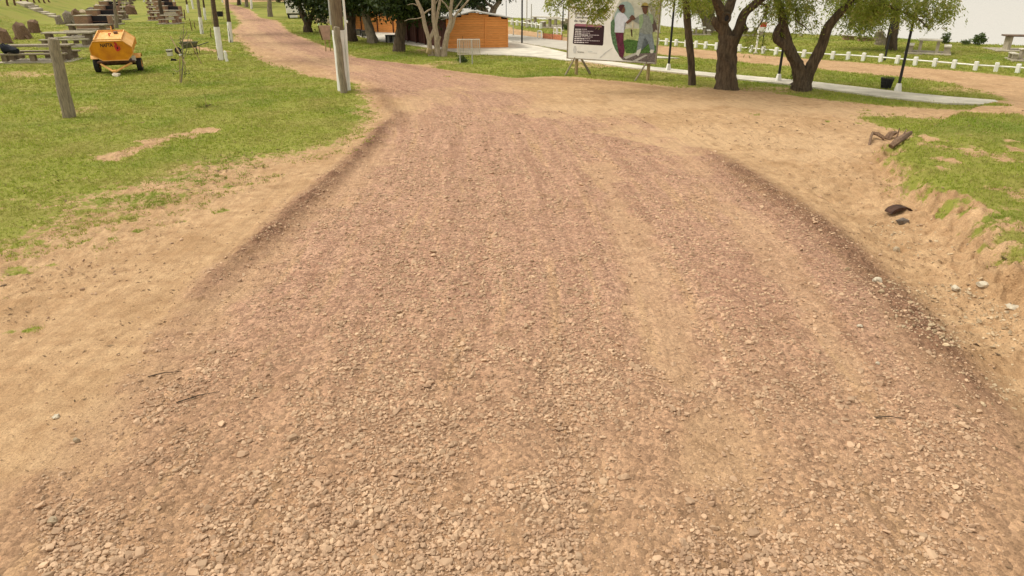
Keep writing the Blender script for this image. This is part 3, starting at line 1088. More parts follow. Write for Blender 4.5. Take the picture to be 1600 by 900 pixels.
# --- big forked tree with the burl and hole
b = at(1137, 139); Y = b.y
def lp(seq, dy=None):
    return [tuple(pl(px, py, Y + (0 if dy is None else dy[i])) - b) for i, (px, py) in enumerate(seq)]
trunk = [(0, 0, -.3)] + lp([(1136, 120), (1135, 95), (1136, 72), (1140, 55)])
L1 = lp([(1140, 66), (1129, 42), (1128, 22), (1120, 4), (1108, -30), (1085, -80), (1050, -120)], dy=[0, 0, -.1, -.3, -.7, -1.3, -2.0])
L1b = lp([(1132, 25), (1142, 5), (1150, -30), (1148, -90), (1160, -150)], dy=[0, .1, .4, .8, 1.2])
L2 = lp([(1143, 70), (1154, 45), (1163, 22), (1182, 5), (1215, -20), (1260, -50), (1310, -70)], dy=[0, 0, 0, -.2, -.6, -1.2, -1.6])
L3 = lp([(1160, 48), (1166, 42), (1163, 44)])
L4 = lp([(1129, 45), (1119, 34), (1121, 28)])
B1c = lp([(1182, 5), (1198, 10), (1192, 30), (1185, 42), (1178, 58)], dy=[-.1, -.3, -.4, -.4, -.5])
blobs = [(pl(1080, -120, Y - 2), (2.6, 2.4, 1.5)), (pl(1180, -190, Y), (3.2, 3.0, 1.9)), (pl(1290, -120, Y - 1), (2.6, 2.4, 1.4)), (pl(1150, -90, Y - 2.5), (2.2, 1.6, 1.0))]
lv = [leaf_cloud(blobs, 7000, .10, TR, .3)]
def hang(spec, length, nleaf, leaf, droop=1.0, spread=.5):
    """spec: (px, py, Y, count, half width m, half depth m, half height m)"""
    out = []
    for px, py, yy, n, hw, hd, hh in spec:
        c = np.array(pl(px, py, yy))
        st = c + TR.normal(0, 1, (n, 3)) * np.array([hw, hd, hh]) * .6
        out.append(strands(st, length, nleaf, leaf, TR, droop, spread))
    return np.concatenate(out)
lv.append(hang([(1045, -8, Y - 1, 26, .6, .6, .2), (1085, -6, Y + .5, 36, .7, .6, .25), (1105, -2, Y + 1, 24, .5, .6, .2), (1200, 0, Y - .5, 30, .6, .6, .3), (1190, 22, Y - .4, 12, .4, .4, .3),
                (1175, 50, Y - .5, 14, .35, .3, .15), (1190, 62, Y - .5, 10, .4, .3, .1), (1215, 10, Y, 26, .5, .5, .4)], .55, 12, .075))
t = make_tree(b, [(trunk, .36, .37, .2), (L1, .24, .09, 0), (L1b, .22, .07, 0), (L2, .22, .08, 0), (L3, .17, .10, 0), (L4, .2, .14, 0), (B1c, .05, .015, 0)],
              M['bark'], 'thick dark brown tree with a knot hole below the fork of its trunk', np.concatenate(lv), M['leaf_light'], 'trees behind the junction', seed=3)
kb = MB()
kc = pl(1135, 28, Y - .30) - b
ring = [(kc.x + .13 * math.cos(a), kc.y - .02, kc.z + .15 * math.sin(a)) for a in np.linspace(0, 2 * math.pi, 13)]
kb.tube(ring, .055, 8, False, .2, 4)
kb.build('knot', M['bark'], t, True)
hb = MB(); hb.lathe([(.001, -.035), (.11, -.03), (.12, .02)], 14, tuple(kc), 'Y'); hb.build('hole', M['ink'], t, True)

# --- V-shaped tree
b = at(1252, 141); Y = b.y
V0 = [(0, 0, -.3)] + lp([(1252, 128), (1249, 110), (1243, 95), (1232, 75), (1226, 50), (1222, 25), (1215, 0), (1205, -40), (1180, -100)], dy=[0, 0, 0, .05, .1, .1, .1, .3, .8])
V1 = lp([(1250, 138), (1259, 120), (1271, 97), (1286, 68), (1294, 42), (1312, 20), (1332, 0), (1365, -30), (1420, -60)], dy=[0, 0, -.1, -.2, -.3, -.4, -.6, -1, -1.6])
V2 = lp([(1232, 76), (1220, 66), (1213, 58), (1216, 44), (1222, 36)])
V3 = lp([(1322, 10), (1355, -6), (1385, 8), (1410, 18), (1435, 30), (1448, 42), (1452, 44)], dy=[-.4, -.8, -1.1, -1.3, -1.5, -1.6, -1.6])
V4 = lp([(1410, 18), (1440, 26), (1460, 18), (1468, 8)], dy=[-1.3, -1.3, -1.2, -1.2])
V5 = lp([(1340, -5), (1380, -40), (1440, -60), (1480, -90)], dy=[-.6, -1.2, -1.8, -2.2])
V6 = lp([(1245, 12), (1243, 30), (1258, 42), (1265, 50)], dy=[-.2, -.3, -.3, -.3])
blobs = [(pl(1200, -140, Y + .8), (2.4, 2.2, 1.5)), (pl(1330, -150, Y - 1), (3.0, 2.6, 1.7)), (pl(1440, -90, Y - 1.8), (2.2, 1.8, 1.1))]
lv = [leaf_cloud(blobs, 7000, .10, TR, .3)]
lv.append(hang([(1222, -4, Y - .2, 50, .5, .5, .3), (1250, -4, Y - .2, 56, .5, .5, .4), (1262, 12, Y - .2, 26, .35, .4, .4), (1240, 22, Y + .2, 22, .3, .3, .4), (1268, 34, Y, 10, .3, .3, .2), (1300, -14, Y - .5, 24, .4, .4, .3),
                (1345, -4, Y - .8, 40, .5, .5, .25), (1362, 4, Y - .8, 44, .5, .5, .3), (1352, 18, Y - .8, 14, .4, .4, .2),
                (1380, -4, Y - 1.1, 52, .5, .5, .3), (1410, 2, Y - 1.3, 36, .5, .5, .3), (1440, -2, Y - 1.4, 38, .6, .5, .3), (1475, -4, Y - 1.4, 36, .45, .5, .3), (1490, 4, Y - 1.3, 20, .3, .3, .25)], .62, 14, .08))
lv.append(hang([(1430, 24, Y - 1.5, 26, .5, .3, .25), (1455, 26, Y - 1.4, 26, .45, .3, .2), (1475, 22, Y - 1.3, 24, .35, .3, .25), (1450, 42, Y - 1.6, 8, .3, .2, .12), (1418, 34, Y - 1.4, 9, .3, .2, .15), (1395, 18, Y - 1.2, 12, .3, .3, .15),
                (1440, 8, Y - 1.4, 30, .5, .4, .2), (1215, 52, Y, 5, .1, .1, .1)], .3, 9, .07, .6, .8))
make_tree(b, [(V0, .30, .08, .16), (V1, .27, .07, .1), (V2, .17, .10, 0), (V3, .085, .015, 0), (V4, .03, .01, 0), (V5, .06, .02, 0), (V6, .035, .012, 0)], M['bark'],
          'V-shaped tree with two heavy limbs and drooping light green foliage beside the concrete path', np.concatenate(lv), M['leaf_light'], 'trees behind the junction', seed=9)

# --- slim straight tree by the billboard
b = at(1081, 133); Y = b.y
S0 = [(0, 0, -.3)] + lp([(1081, 125), (1079, 90), (1076, 50), (1072, 10), (1069, -40), (1068, -90)], dy=[0, 0, 0, 0, 0, -.2])
S1 = lp([(1070, -30), (1020, -60), (960, -50), (920, -25), (890, -8), (872, 8)], dy=[0, -.5, -1.0, -1.3, -1.5, -1.6])
S2 = lp([(935, -35), (945, -10), (940, 10)], dy=[-1.2, -1.3, -1.3])
S3 = lp([(890, -8), (880, 4), (868, 12)], dy=[-1.5, -1.5, -1.5])
blobs = [(pl(1040, -150, Y - .5), (2.6, 2.2, 1.5)), (pl(960, -95, Y - 1.3), (2.2, 1.6, 1.0))]
lv = [leaf_cloud(blobs, 5000, .10, TR, .3)]
lv.append(hang([(905, -12, Y - 1.5, 44, .5, .3, .2), (930, -10, Y - 1.5, 50, .45, .3, .25), (946, -6, Y - 1.5, 36, .25, .3, .25), (912, 4, Y - 1.5, 22, .3, .25, .2), (932, 14, Y - 1.5, 26, .25, .25, .2),
                (925, 26, Y - 1.5, 9, .2, .15, .1), (872, -4, Y - 1.6, 26, .4, .25, .15), (856, 2, Y - 1.6, 12, .2, .2, .12), (868, 14, Y - 1.6, 4, .08, .1, .05), (895, 0, Y - 1.5, 16, .3, .2, .2), (945, 14, Y - 1.5, 12, .15, .2, .15),
                (1035, -6, Y - .6, 10, .3, .3, .2)], .34, 9, .085, .8, .6))
make_tree(b, [(S0, .145, .12, .05), (S1, .08, .02, 0), (S2, .025, .01, 0), (S3, .025, .01, 0)], M['bark'],
          'slim straight dark trunk right of the billboard, its leafy branch hanging over the poster', np.concatenate(lv), M['leaf_light'], 'trees behind the junction', seed=13)

# --- trees on the river lawn
b = at(1107, 51); Y = b.y
F0 = [(0, 0, -.3)] + lp([(1106, 44), (1100, 26), (1091, 8), (1088, -20), (1080, -70)])
F1 = lp([(1109, 48), (1111, 34), (1112, 12), (1114, -20), (1125, -70)])
lv = [leaf_cloud([(pl(1085, -60, Y), (4, 3.5, 2.2)), (pl(1120, -70, Y), (4, 3.5, 2.0))], 4500, .18, TR, .4),
      hang([(1085, -6, Y, 60, 1.0, 1, .5), (1095, 0, Y, 40, .8, .8, .4), (1115, -2, Y, 50, 1.0, 1, .5), (1125, 2, Y, 24, .7, .7, .4), (1075, 2, Y - 1, 14, .5, .5, .4)], 1.2, 12, .15)]
make_tree(b, [(F0, .34, .2, .1), (F1, .3, .16, .1)], M['grey_bark'], 'distant tree forking at the ground beside a white bench on the river lawn', np.concatenate(lv), M['leaf_light'], 'trees on the river lawn', seed=17)
b = at(1393, 78); Y = b.y
G0 = [(0, 0, -.3)] + lp([(1394, 62), (1397, 40), (1399, 18), (1401, 0), (1402, -40)])
G1 = lp([(1400, 5), (1370, -25), (1345, -30)]); G2 = lp([(1401, -10), (1430, -40), (1450, -45)])
lv = [leaf_cloud([(pl(1350, -45, Y), (2.6, 2.4, 1.2)), (pl(1420, -60, Y), (3, 2.6, 1.4))], 4000, .14, TR, .35),
      hang([(1318, -8, Y, 40, .6, .6, .3), (1335, 2, Y, 50, .7, .6, .35), (1352, 6, Y, 76, .7, .6, .4), (1368, 6, Y, 56, .5, .6, .4), (1378, -4, Y, 50, .5, .6, .4), (1326, 22, Y, 24, .5, .5, .3), (1345, 28, Y, 40, .6, .5, .2), (1362, 28, Y, 34, .4, .4, .2),
            (1405, -6, Y, 50, 1, .8, .4), (1310, 14, Y, 12, .3, .4, .3)], 1.05, 14, .12)]
make_tree(b, [(G0, .32, .17, .1), (G1, .1, .04, 0), (G2, .1, .04, 0)], M['bark'], 'leaning reddish trunk on the river lawn with willow-like hanging leaves', np.concatenate(lv), M['leaf_light'], 'trees on the river lawn', seed=19)
b = at(1376, 70); Y = b.y
H0 = [(0, 0, -.2)] + lp([(1376, 64), (1375, 57), (1374, 49)])
make_tree(b, [(H0, .40, .2, .05)], M['grey_bark'], 'short sawn tree stump standing left of the leaning trunk', None, None, None, 'tree stump', 'tree_stump', 23)

# --- dark broadleaf trees along the road
def dark_tree(px, py, seq_list, blobs_px, n, leaf, label, bark, seed, group='dark trees beside the huts', extra=None, lm='leaf_dark', dy=0, name='tree'):
    global b
    b = at(px, py); Y = b.y
    limbs = []
    for seq, r0, r1, fl in seq_list:
        P = [tuple(pl(qx, qy, Y + dy * k) - b) for k, (qx, qy) in enumerate(seq)]
        if fl > 0: P = [(0, 0, -.3)] + P
        limbs.append((P, r0, r1, fl))
    bl = [(pl(qx, qy, Y + dd), r) for qx, qy, dd, r in blobs_px]
    V = leaf_cloud(bl, n, leaf, TR, .32)
    return make_tree(b, limbs, bark, label, V, M[lm], group, 'tree', name, seed)

dark_tree(481, 50, [([(481, 44), (480, 37), (474, 24), (468, 8), (462, -20)], .36, .15, .12), ([(482, 40), (486, 27), (490, 16), (500, -8)], .22, .1, 0)],
          [(474, -10, 0, (1.7, 2, .9)), (492, -2, -.5, (2.4, 2, 1.5)), (512, 2, -.5, (2.0, 2, 1.7)), (480, -30, 0, (3.6, 3, 1.8)), (522, -20, .3, (2.6, 2.4, 1.7))], 7500, .17,
          'dark leafy tree with a low V-shaped trunk in front of the white box trailer', M['bark'], 31)
dark_tree(547, 64, [([(547, 55), (547, 40), (548, 20), (548, -5), (552, -40)], .45, .25, .12), ([(548, 15), (565, 0), (580, -20)], .2, .08, 0)],
          [(552, -4, -.6, (1.5, 1.6, .9)), (540, -8, 0, (2.2, 2, 1.5)), (572, -4, -.4, (2.0, 1.8, 1.3)), (560, -40, 0, (3.6, 3, 2))], 7000, .16,
          'dark thick-trunked tree directly behind the white utility pole', M['bark'], 33)
dark_tree(582, 67, [([(582, 60), (577, 45), (572, 28), (570, 10), (574, -20)], .34, .2, .16), ([(571, 20), (590, 2), (612, -15)], .16, .08, 0)],
          [(592, -4, -.5, (1.4, 1.4, .7)), (606, 3, -.6, (.9, 1, .45)), (580, -12, 0, (2.6, 2.2, 1.3)), (612, -14, -.3, (2.2, 2.0, 1.2))], 6500, .15,
          'grey trunk bending left in front of the left orange hut wall', M['grey_bark'], 35)
dark_tree(624, 81, [([(624, 70), (625, 55), (627, 38), (630, 18), (632, -10), (636, -40)], .34, .2, .1), ([(627, 38), (622, 34), (621, 32)], .16, .13, 0), ([(630, 15), (645, 4), (660, -8)], .14, .06, 0)],
          [(618, 5, -.5, (1.3, 1.2, .65)), (634, 9, -.4, (1.4, 1.2, .8)), (652, 16, -.2, (1.3, 1.2, .7)), (640, -14, 0, (2.8, 2.4, 1.2)), (668, -6, .4, (1.8, 1.6, 1.0))], 7500, .14,
          'dark tree with a sawn-off side limb in front of the maroon doors', M['bark'], 37)
dark_tree(757, 60, [([(757, 50), (757, 30), (757, 17), (748, 8), (733, 2), (712, -14)], .3, .16, .05), ([(768, 22), (773, 12), (780, 2), (790, -14)], .2, .12, 0), ([(757, 30), (768, 22), (773, 12)], .22, .2, 0), ([(771, 12), (762, 6), (752, -4)], .12, .06, 0)],
          [(720, 2, 0, (1.8, 1.6, 1.0)), (700, 12, -.3, (1.3, 1.2, .9)), (738, -12, 0, (2.4, 2, 1.1)), (775, -30, 0, (2.6, 2, 1.2)), (680, 10, .0, (1.5, 1.5, 1.0))], 6000, .15,
          'tree with slanting bare limbs rising behind the gabled orange hut', M['grey_bark'], 39)

# pale many-stemmed tree, sawn and nearly leafless
b = at(690, 88); Y = b.y
st = [([(674, 88), (672, 78), (670, 60), (664, 40), (659, 18), (650, -4), (640, -40)], .15, .07, .06),
      ([(684, 88), (683, 70), (681, 50), (678, 25), (677, 0), (678, -40)], .17, .09, .06),
      ([(671, 62), (678, 48), (682, 30), (686, 10), (690, -10)], .12, .06, 0),
      ([(693, 88), (695, 72), (699, 52), (704, 36), (704, 18), (706, 0), (710, -30)], .16, .07, .06),
      ([(699, 54), (707, 40), (712, 24), (722, 12), (732, 0), (742, -14)], .1, .035, 0),
      ([(661, 22), (668, 17), (676, 12), (684, 0)], .06, .025, 0), ([(662, 26), (652, 29), (640, 30), (632, 33)], .035, .01, 0), ([(704, 18), (697, 8), (690, 0), (682, -14)], .06, .025, 0),
      ([(710, 16), (716, 8), (724, -4)], .05, .025, 0), ([(684, 68), (687, 60), (688, 57)], .08, .06, 0), ([(655, 10), (645, 6), (636, 8)], .03, .01, 0)]
limbs = []
for seq, r0, r1, fl in st:
    P = [tuple(pl(qx, min(qy, 86), Y + .0) - b) for qx, qy in seq]
    if fl: P[0] = (P[0][0], P[0][1], -.2)
    limbs.append((P, r0, r1, fl))
lv = leaf_cloud([(pl(660, -60, Y), (1.6, 1.6, .8)), (pl(720, -50, Y), (1.6, 1.6, .8)), (pl(686, 2, Y), (1.2, .8, .4))], 500, .09, TR, .3)
t = make_tree(b, limbs, M['pale_bark'], 'pale many-stemmed nearly bare tree in front of the gabled orange hut', lv, M['leaf_mid'], None, seed=41)
MB().box(tuple(pl(670, 80, Y - .1) - b), (.26, .3, .3), .3, 0, .35, .05).build('sawn_stub', M['stake'], t)

# --- whitewashed trunks along the left side of the road
def white_trunk(px, py, top_px, ypaint, r, label, lean=0, crown=True, bark='palm_bark', h=7.5, r_px=None):
    global b
    b = at(px, py); Y = b.y
    p1 = Vector((0, 0, -.2))
    q = pl(top_px[0], top_px[1], Y) - b
    k = h / max(q.z, .5)
    P = [tuple(p1), tuple(q * .25), tuple(q * .5), tuple(q), tuple(Vector((q.x * k, q.y * k + .3, h)))]
    P = [P[0]] + [tuple(v) for v in (q * .3, q * .65, q)] + ([P[-1]] if h > q.z * 1.1 else [])
    zb = (pl(px + (top_px[0] - px) * (py - ypaint) / max(py - top_px[1], 1), ypaint, Y) - b).z
    f = zb / q.z
    white = [(0, 0, -.15), tuple(q * f * .5), tuple(q * f)]
    blobs = [(np.array(b) + np.array(P[-1]) + np.array((0, 0, .6)), (1.9, 1.9, 1.2))]
    V = leaf_cloud(blobs, 1100, .2, TR, .4) if crown else None
    return make_tree(b, [(P, r, r * .7, .0)], M[bark], label, V, M['leaf_mid'], 'whitewashed trunks along the road', 'tree', 'tree', int(px), (white, r * 1.07, r * 1.02))

white_trunk(345.5, 94, (332, -3), 42, .145, 'dark trunk with the tallest whitewashed foot, nearest in the row by the road bend')
white_trunk(361, 66, (354, -3), 34, .135, 'dark whitewashed trunk standing right at the edge of the road bend')
white_trunk(315.5, 53, (309, -3), 27, .125, 'brown whitewashed trunk left of the nearest whitewashed trunk', bark='grey_bark')
white_trunk(321, 31, (317, -5), 12, .11, 'thin trunk with a long white foot behind the brown whitewashed trunk')
white_trunk(294, 20, (290, -6), 7, .12, 'whitewashed trunk with a dark post close on its left')
white_trunk(302, 14, (298, -8), -4, .12, 'pale whitewashed trunk just beyond the one with the dark post')
white_trunk(273, 8, (270, -8), -6, .12, 'whitewashed trunk close to the second row of barbecue tables', bark='grey_bark')
white_trunk(348, 4, (346, -10), -5, .13, 'small far whitewashed trunk seen between the two nearest trunks')
white_trunk(393, 14, (392, -10), -6, .14, 'white trunk with a dark foot standing right of the far road')
white_trunk(376, 6, (375, -10), -3, .13, 'far whitewashed trunk at the end of the road')
white_trunk(225, 3, (224, -12), -8, .15, 'leftmost of the three far white trunks above the fuel trailer')
white_trunk(231, 3, (230, -12), -8, .15, 'middle one of the three far white trunks above the fuel trailer')
white_trunk(236, 4, (235, -12), -8, .15, 'rightmost of the three far white trunks above the fuel trailer')
dark_tree(422, 26, [([(422, 18), (421, 8), (421, -8), (423, -40)], .27, .18, .1)], [(420, -50, 0, (3, 3, 1.6))], 1200, .2, 'pale rough trunk standing alone between far road and white trailer', M['grey_bark'], 51, None, lm='leaf_mid')
dark_tree(385, 11, [([(385, 4), (384, -6), (383, -30)], .26, .18, .08)], [(380, -32, 0, (4, 4, 2.2))], 1500, .25, 'greyish trunk left of the white far trunk beside the road', M['grey_bark'], 52, None, lm='leaf_mid')
dark_tree(373, 8, [([(373, 2), (371, -8), (366, -30)], .3, .18, .08)], [(365, -32, 0, (4, 4, 2.2))], 1500, .25, 'dark leaning trunk at the far end of the road', M['bark'], 53, None, lm='leaf_mid')
dark_tree(256, 36, [([(255, 32), (252, 18), (250, 6), (249, -8), (248, -40)], .2, .12, .1)], [(248, -60, 0, (2.4, 2.4, 1.3))], 1100, .16, 'thin dark knotty trunk in front of the second row of barbecues', M['bark'], 54, None, lm='leaf_mid')
dark_tree(182, 44, [([(182, 36), (180, 20), (179, 6), (177, -30)], .14, .09, .08)], [(176, -60, 0, (2.0, 2.0, 1.2))], 900, .14, 'thin grey trunk behind the fuel trailer beside the first row of tables', M['grey_bark'], 55, None, lm='leaf_mid')
# far trees closing the view at the end of the lawn
far_specs = [(190, 1, 'broad dark far tree behind the first row of barbecues'), (212, 0, 'far green tree left of the three far white trunks'), (245, -1, 'far tree rising behind the second row of barbecues'), (262, 0, 'far rounded tree between barbecues and whitewashed trunks'),
             (285, 1, 'far dark tree behind the trunk with the dark post'), (312, 0, 'far tree behind the thin trunk with the long white foot'), (335, 0, 'far bushy tree left of the road end'),
             (400, 2, 'far dark tree right of the white far trunk'), (412, 4, 'far tree left of the pale lone trunk'), (436, 6, 'far dark tree left of the white box trailer'), (448, 3, 'far tree behind the white box trailer')]
for i, (px, py, lab) in enumerate(far_specs):
    q = at(px, max(py, 0))
    Yd = q.y + 6 + (i % 3) * 4
    x = q.x * Yd / q.y
    z0 = hz(x, Yd)
    r = random.Random(i)
    bb = (x, Yd, z0)
    hgt = r.uniform(4.5, 7)
    bl = [((x + r.uniform(-1.5, 1.5), Yd + r.uniform(-1, 1), z0 + hgt * k), (r.uniform(2.2, 3.4), 2.4, r.uniform(1.1, 1.7))) for k in (.38, .55, .72, .9)]
    make_tree(bb, [([(0, 0, -.3), (.1, 0, hgt * .3), (-.1, .1, hgt * .6), (.2, 0, hgt * .85)], .25, .1, .1)], M['bark'], lab, leaf_cloud(bl, 1500, .3, TR, .5), M['leaf_hedge'], 'far trees at the end of the park', 'tree', 'tree', 60 + i)

# --- shrubs
def shrub(px, py, w, h, label, n=500, leaf=.09, name='shrub', mat='twig_leaf', two=False):
    q = at(px, py)
    root = empty(name, q, 0, label, 'shrub')
    bl = [(Vector((q.x, q.y, q.z + h * .38)), (w * .5, w * .5, h * .42))]
    if two:
        bl.append((Vector((q.x + w * .05, q.y, q.z + h * .8)), (w * .3, w * .3, h * .28)))
    V = leaf_cloud(bl, n, leaf, TR, .08) - np.array(q)
    V[:, 2] = np.maximum(V[:, 2], .01)
    link('foliage', np_mesh('foliage', V, np.arange(len(V)).reshape(-1, 4)), M[mat], root)
    mb = MB()
    r = random.Random(px)
    for k in range(5):
        a = r.uniform(0, 6.28)
        mb.tube([(0, 0, -.05), (math.cos(a) * w * .15, math.sin(a) * w * .15, h * .4), (math.cos(a) * w * .3, math.sin(a) * w * .3, h * .75)], [.02, .014, .006], 5)
    mb.build('stems', M['bark'], root)
    return root

shrub(1476, 68, .6, .62, 'dark tapering shrub behind the concrete table on the river lawn', 420, .07, two=True)
shrub(1528, 71, .75, .8, 'rounded green shrub at the river edge left of the brown-topped table', 600, .075, two=True, mat='leaf_mid')
shrub(1508, 69, .7, .25, 'low yellowish bush at the river edge between the two taller shrubs', 260, .06)
shrub(1510, 70.5, .5, .12, 'flat dry weed patch in front of the low yellowish bush', 90, .05)
shrub(1243, 128, .25, .4, 'small dark shoot at the left foot of the V-shaped tree', 120, .06)
shrub(887, 47, .8, .7, 'dark clipped bush just left of the billboard edge', 300, .08)

# ------------------------------------------------------------------ the orange huts
def plank_wall(mb, p0, p1, z0, z1, thick=.035, ph=.135, gable=None, jitter=None):
    """horizontal boards from p0 to p1 on the ground; gable(z) trims both ends"""
    p0, p1 = Vector(p0), Vector(p1)
    L = (p1 - p0).length
    ang = math.atan2((p1 - p0).y, (p1 - p0).x)
    z = z0
    k = 0
    rg = random.Random(int(L * 100))
    while z < z1 - .02:
        h = min(ph, z1 - z) - .008
        a, c = 0.0, L
        if gable:
            a, c = gable(z + h)
        cut = [a, c] if not jitter else [a, a + (c - a) * jitter, c]
        for u0, u1 in zip(cut[:-1], cut[1:]):
            m = p0.lerp(p1, (u0 + u1) / 2 / L)
            mb.box((m.x, m.y, z + h / 2), (u1 - u0 - .006, thick + rg.uniform(-.006, .006), h), ang)
        z += ph
        k += 1


# gabled hut
A0, A1 = at(699, 77), at(793, 75)
A0.z = A1.z = .05
ux = (Vector((A1.x - A0.x, A1.y - A0.y, 0))).normalized()
Wd = (A1 - A0).length
back = Vector((-ux.y, ux.x, 0))
B0 = at(628, 63); B0.z = .05
side = Vector((B0.x - A0.x, B0.y - A0.y, 0)); Ls = side.length; sdn = side.normalized()
EZ = 1.68          # eaves
hut = empty('orange_hut', A0, math.atan2(ux.y, ux.x), 'gabled orange timber hut behind the pale many-stemmed tree', 'hut', 'orange timber huts')
# local frame: x along the front wall, y into the depth
loc = lambda v: (Vector((v - A0).dot(ux), 0, 0)) if False else v
DEP = 3.4
APX = Wd * .43; APZ = EZ + .36
mb = MB()
def gab(z):
    if z <= EZ: return 0.0, Wd
    f = min(1, (z - EZ) / (APZ - EZ))
    return APX * f, Wd - (Wd - APX) * f * .98
plank_wall(mb, (0, 0, 0), (Wd, 0, 0), 0, APZ - .05, gable=gab, jitter=.63)
plank_wall(mb, (Wd, .02, 0), (Wd, DEP, 0), 0, EZ)
plank_wall(mb, (Wd, DEP, 0), (0, DEP, 0), 0, EZ)
mb.build('wall', M['plank'], hut)
for x in (0.0, Wd * .63, Wd):
    MB().box((x, -.03, EZ / 2), (.06, .05, EZ)).build('corner_trim', M['plank'], hut)
ri = MB()
ri.prism([(.06, .0), (Wd - .06, .0), (Wd - .06, EZ - .05), (APX, APZ - .08), (.06, EZ - .05)], .04, DEP - .04)
ri.build('inner_wall', M['door'], hut)
mb = MB()
def sheet(x0, z0, x1, z1):
    mb.add([(x0, -.28, z0), (x1, -.28, z1), (x1, DEP + .25, z1), (x0, DEP + .25, z0), (x0, -.28, z0 + .06), (x1, -.28, z1 + .06), (x1, DEP + .25, z1 + .06), (x0, DEP + .25, z0 + .06)],
           [(0, 1, 2, 3), (7, 6, 5, 4), (0, 4, 5, 1), (1, 5, 6, 2), (2, 6, 7, 3), (3, 7, 4, 0)])
slR = (APZ - EZ) / (Wd - APX); slL = (APZ - EZ) / APX
sheet(APX, APZ + .01, Wd + .3, EZ - .3 * slR + .01)
sheet(-.3, EZ - .3 * slL + .008, APX - .003, APZ + .008)
mb.build('roof', M['tin'], hut)
# long low wing with the maroon doors, going back from the left corner
wing = empty('orange_hut', A0, math.atan2(sdn.y, sdn.x), 'long low hut wing with a row of dark maroon doors left of the gabled hut', 'hut', 'orange timber huts')
n_d = 5
dw = Ls / n_d
wb = MB()
wb.box((Ls / 2, -1.5, .84), (Ls - .1, 2.7, 1.68))
wb.build('wall', M['door'], wing)
for i in range(n_d):
    db = MB()
    db.box((dw * (i + .5), .0, .80), (dw - .16, .05, 1.56))
    for k in range(5):
        db.box((dw * (i + .5) - (dw - .3) / 2 + (dw - .3) * k / 4, .032, .80), (.03, .02, 1.52))
    do = db.build('door', M['door'], wing)
    hb = MB(); hb.box((dw * (i + .5) + dw * .33, .05, .95), (.03, .05, .14)); hb.build('handle', M['black_metal'], do)
for i in range(n_d + 1):
    MB().box((dw * i, .16, .84), (.09, .09, 1.68)).build('porch_post', M['door'], wing)
rb = MB()
rb.box((Ls / 2, -1.15, 1.74), (Ls + .3, 3.4, .06), 0, R(2))
rb.build('roof', M['tin'], wing)

# left hut
C0, C1 = at(553, 49), at(628, 53)
C0.z = C1.z = .05
cu = (C1 - C0).normalized(); Wc = (C1 - C0).length
hut2 = empty('orange_hut', C0, math.atan2(cu.y, cu.x), 'left orange timber hut half hidden behind the dark trees', 'hut', 'orange timber huts')
mb = MB(); EZ2 = 2.2
plank_wall(mb, (0, 0, 0), (Wc, 0, 0), 0, EZ2); plank_wall(mb, (Wc, .02, 0), (Wc, 3.2, 0), 0, EZ2); plank_wall(mb, (0, 3.2, 0), (0, .02, 0), 0, EZ2); plank_wall(mb, (Wc, 3.2, 0), (0, 3.2, 0), 0, EZ2)
mb.build('wall', M['plank'], hut2)
mb = MB(); mb.box((Wc * .5, 1.6, EZ2 / 2), (Wc - .1, 3.1, EZ2 - .05)); mb.build('inner_wall', M['door'], hut2)
mb = MB(); mb.box((Wc * .5, 1.5, EZ2 + .08), (Wc + .5, 3.8, .07), 0, R(5)); mb.build('roof', M['tin'], hut2)
for f in (.18, .52, .84):
    mb = MB(); mb.box((Wc * f, -.05, EZ2 / 2), (.07, .06, EZ2)); mb.build('post', M['door'], hut2)
# black cube stools on the apron
def stool(px, py, label):
    q = at(px, py)
    o = empty('cube_stool', (q.x, q.y, .05), .3, label, 'stool', 'black cube stools on the apron')
    m = MB(); m.box((0, 0, .42), (.42, .42, .06), bev=.012); m.build('seat', M['black_metal'], o)
    for sx in (-1, 1):
        m = MB(); m.box((sx * .18, 0, .19), (.05, .40, .39), bev=.008); m.build('leg', M['black_metal'], o)
    m = MB(); m.box((0, .1, .2), (.30, .04, .36)); m.build('panel', M['whitewash'], o)
stool(560, 57, 'black cube stool on the apron left of the bending grey trunk')
stool(570, 59, 'black cube stool touching the foot of the bending grey trunk')
stool(608, 67, 'black cube stool left of the trunk with the sawn-off limb')
stool(614, 67, 'black cube stool pressed against the trunk with the sawn-off limb')

# ------------------------------------------------------------------ billboard
q0, q1 = at(896, 117), at(1011, 126)
bu = Vector((q1.x - q0.x, q1.y - q0.y, 0)); bl_ = bu.length; bu.normalize()
bn_ = Vector((bu.y, -bu.x, 0))                      # towards the camera
board = empty('billboard', Vector((q0.x, q0.y, 0)), math.atan2(bu.y, bu.x), 'white printed billboard with two men on its picture, on wooden legs', 'billboard')
X0 = -.33; BW = bl_ + .62; Z0 = hz(q0.x, q0.y) + .72; BH = 2.65
def sx(px, py):
    xl = 888.0; xr = 1026.8 - py * .103
    s = (px - xl) / (xr - xl)
    bot = 90.5 + 5.5 * s
    return X0 + s * BW, Z0 + (bot - py) / 39.0
mb = MB(); mb.box((X0 + BW / 2, .03, Z0 + BH / 2), (BW, .05, BH)); mb.build('panel', M['white_paint'], board)
mb = MB()
for x in (X0 - .02, X0 + BW + .02):
    mb.box((x, .03, Z0 + BH / 2), (.04, .09, BH + .08))
for z in (Z0 - .02, Z0 + BH + .02):
    mb.box((X0 + BW / 2, .03, z), (BW, .09, .04))
mb.build('frame', M['old_wood'], board)
for (x, rx) in ((.08, 0), (bl_ - .02, 0)):
    mb = MB(); mb.tube([(x, .12, -.2), (x, .12, Z0 + BH * .8)], [.075, .06], 9, True, .08, int(x * 9)); mb.build('leg', M['stake'], board, True)
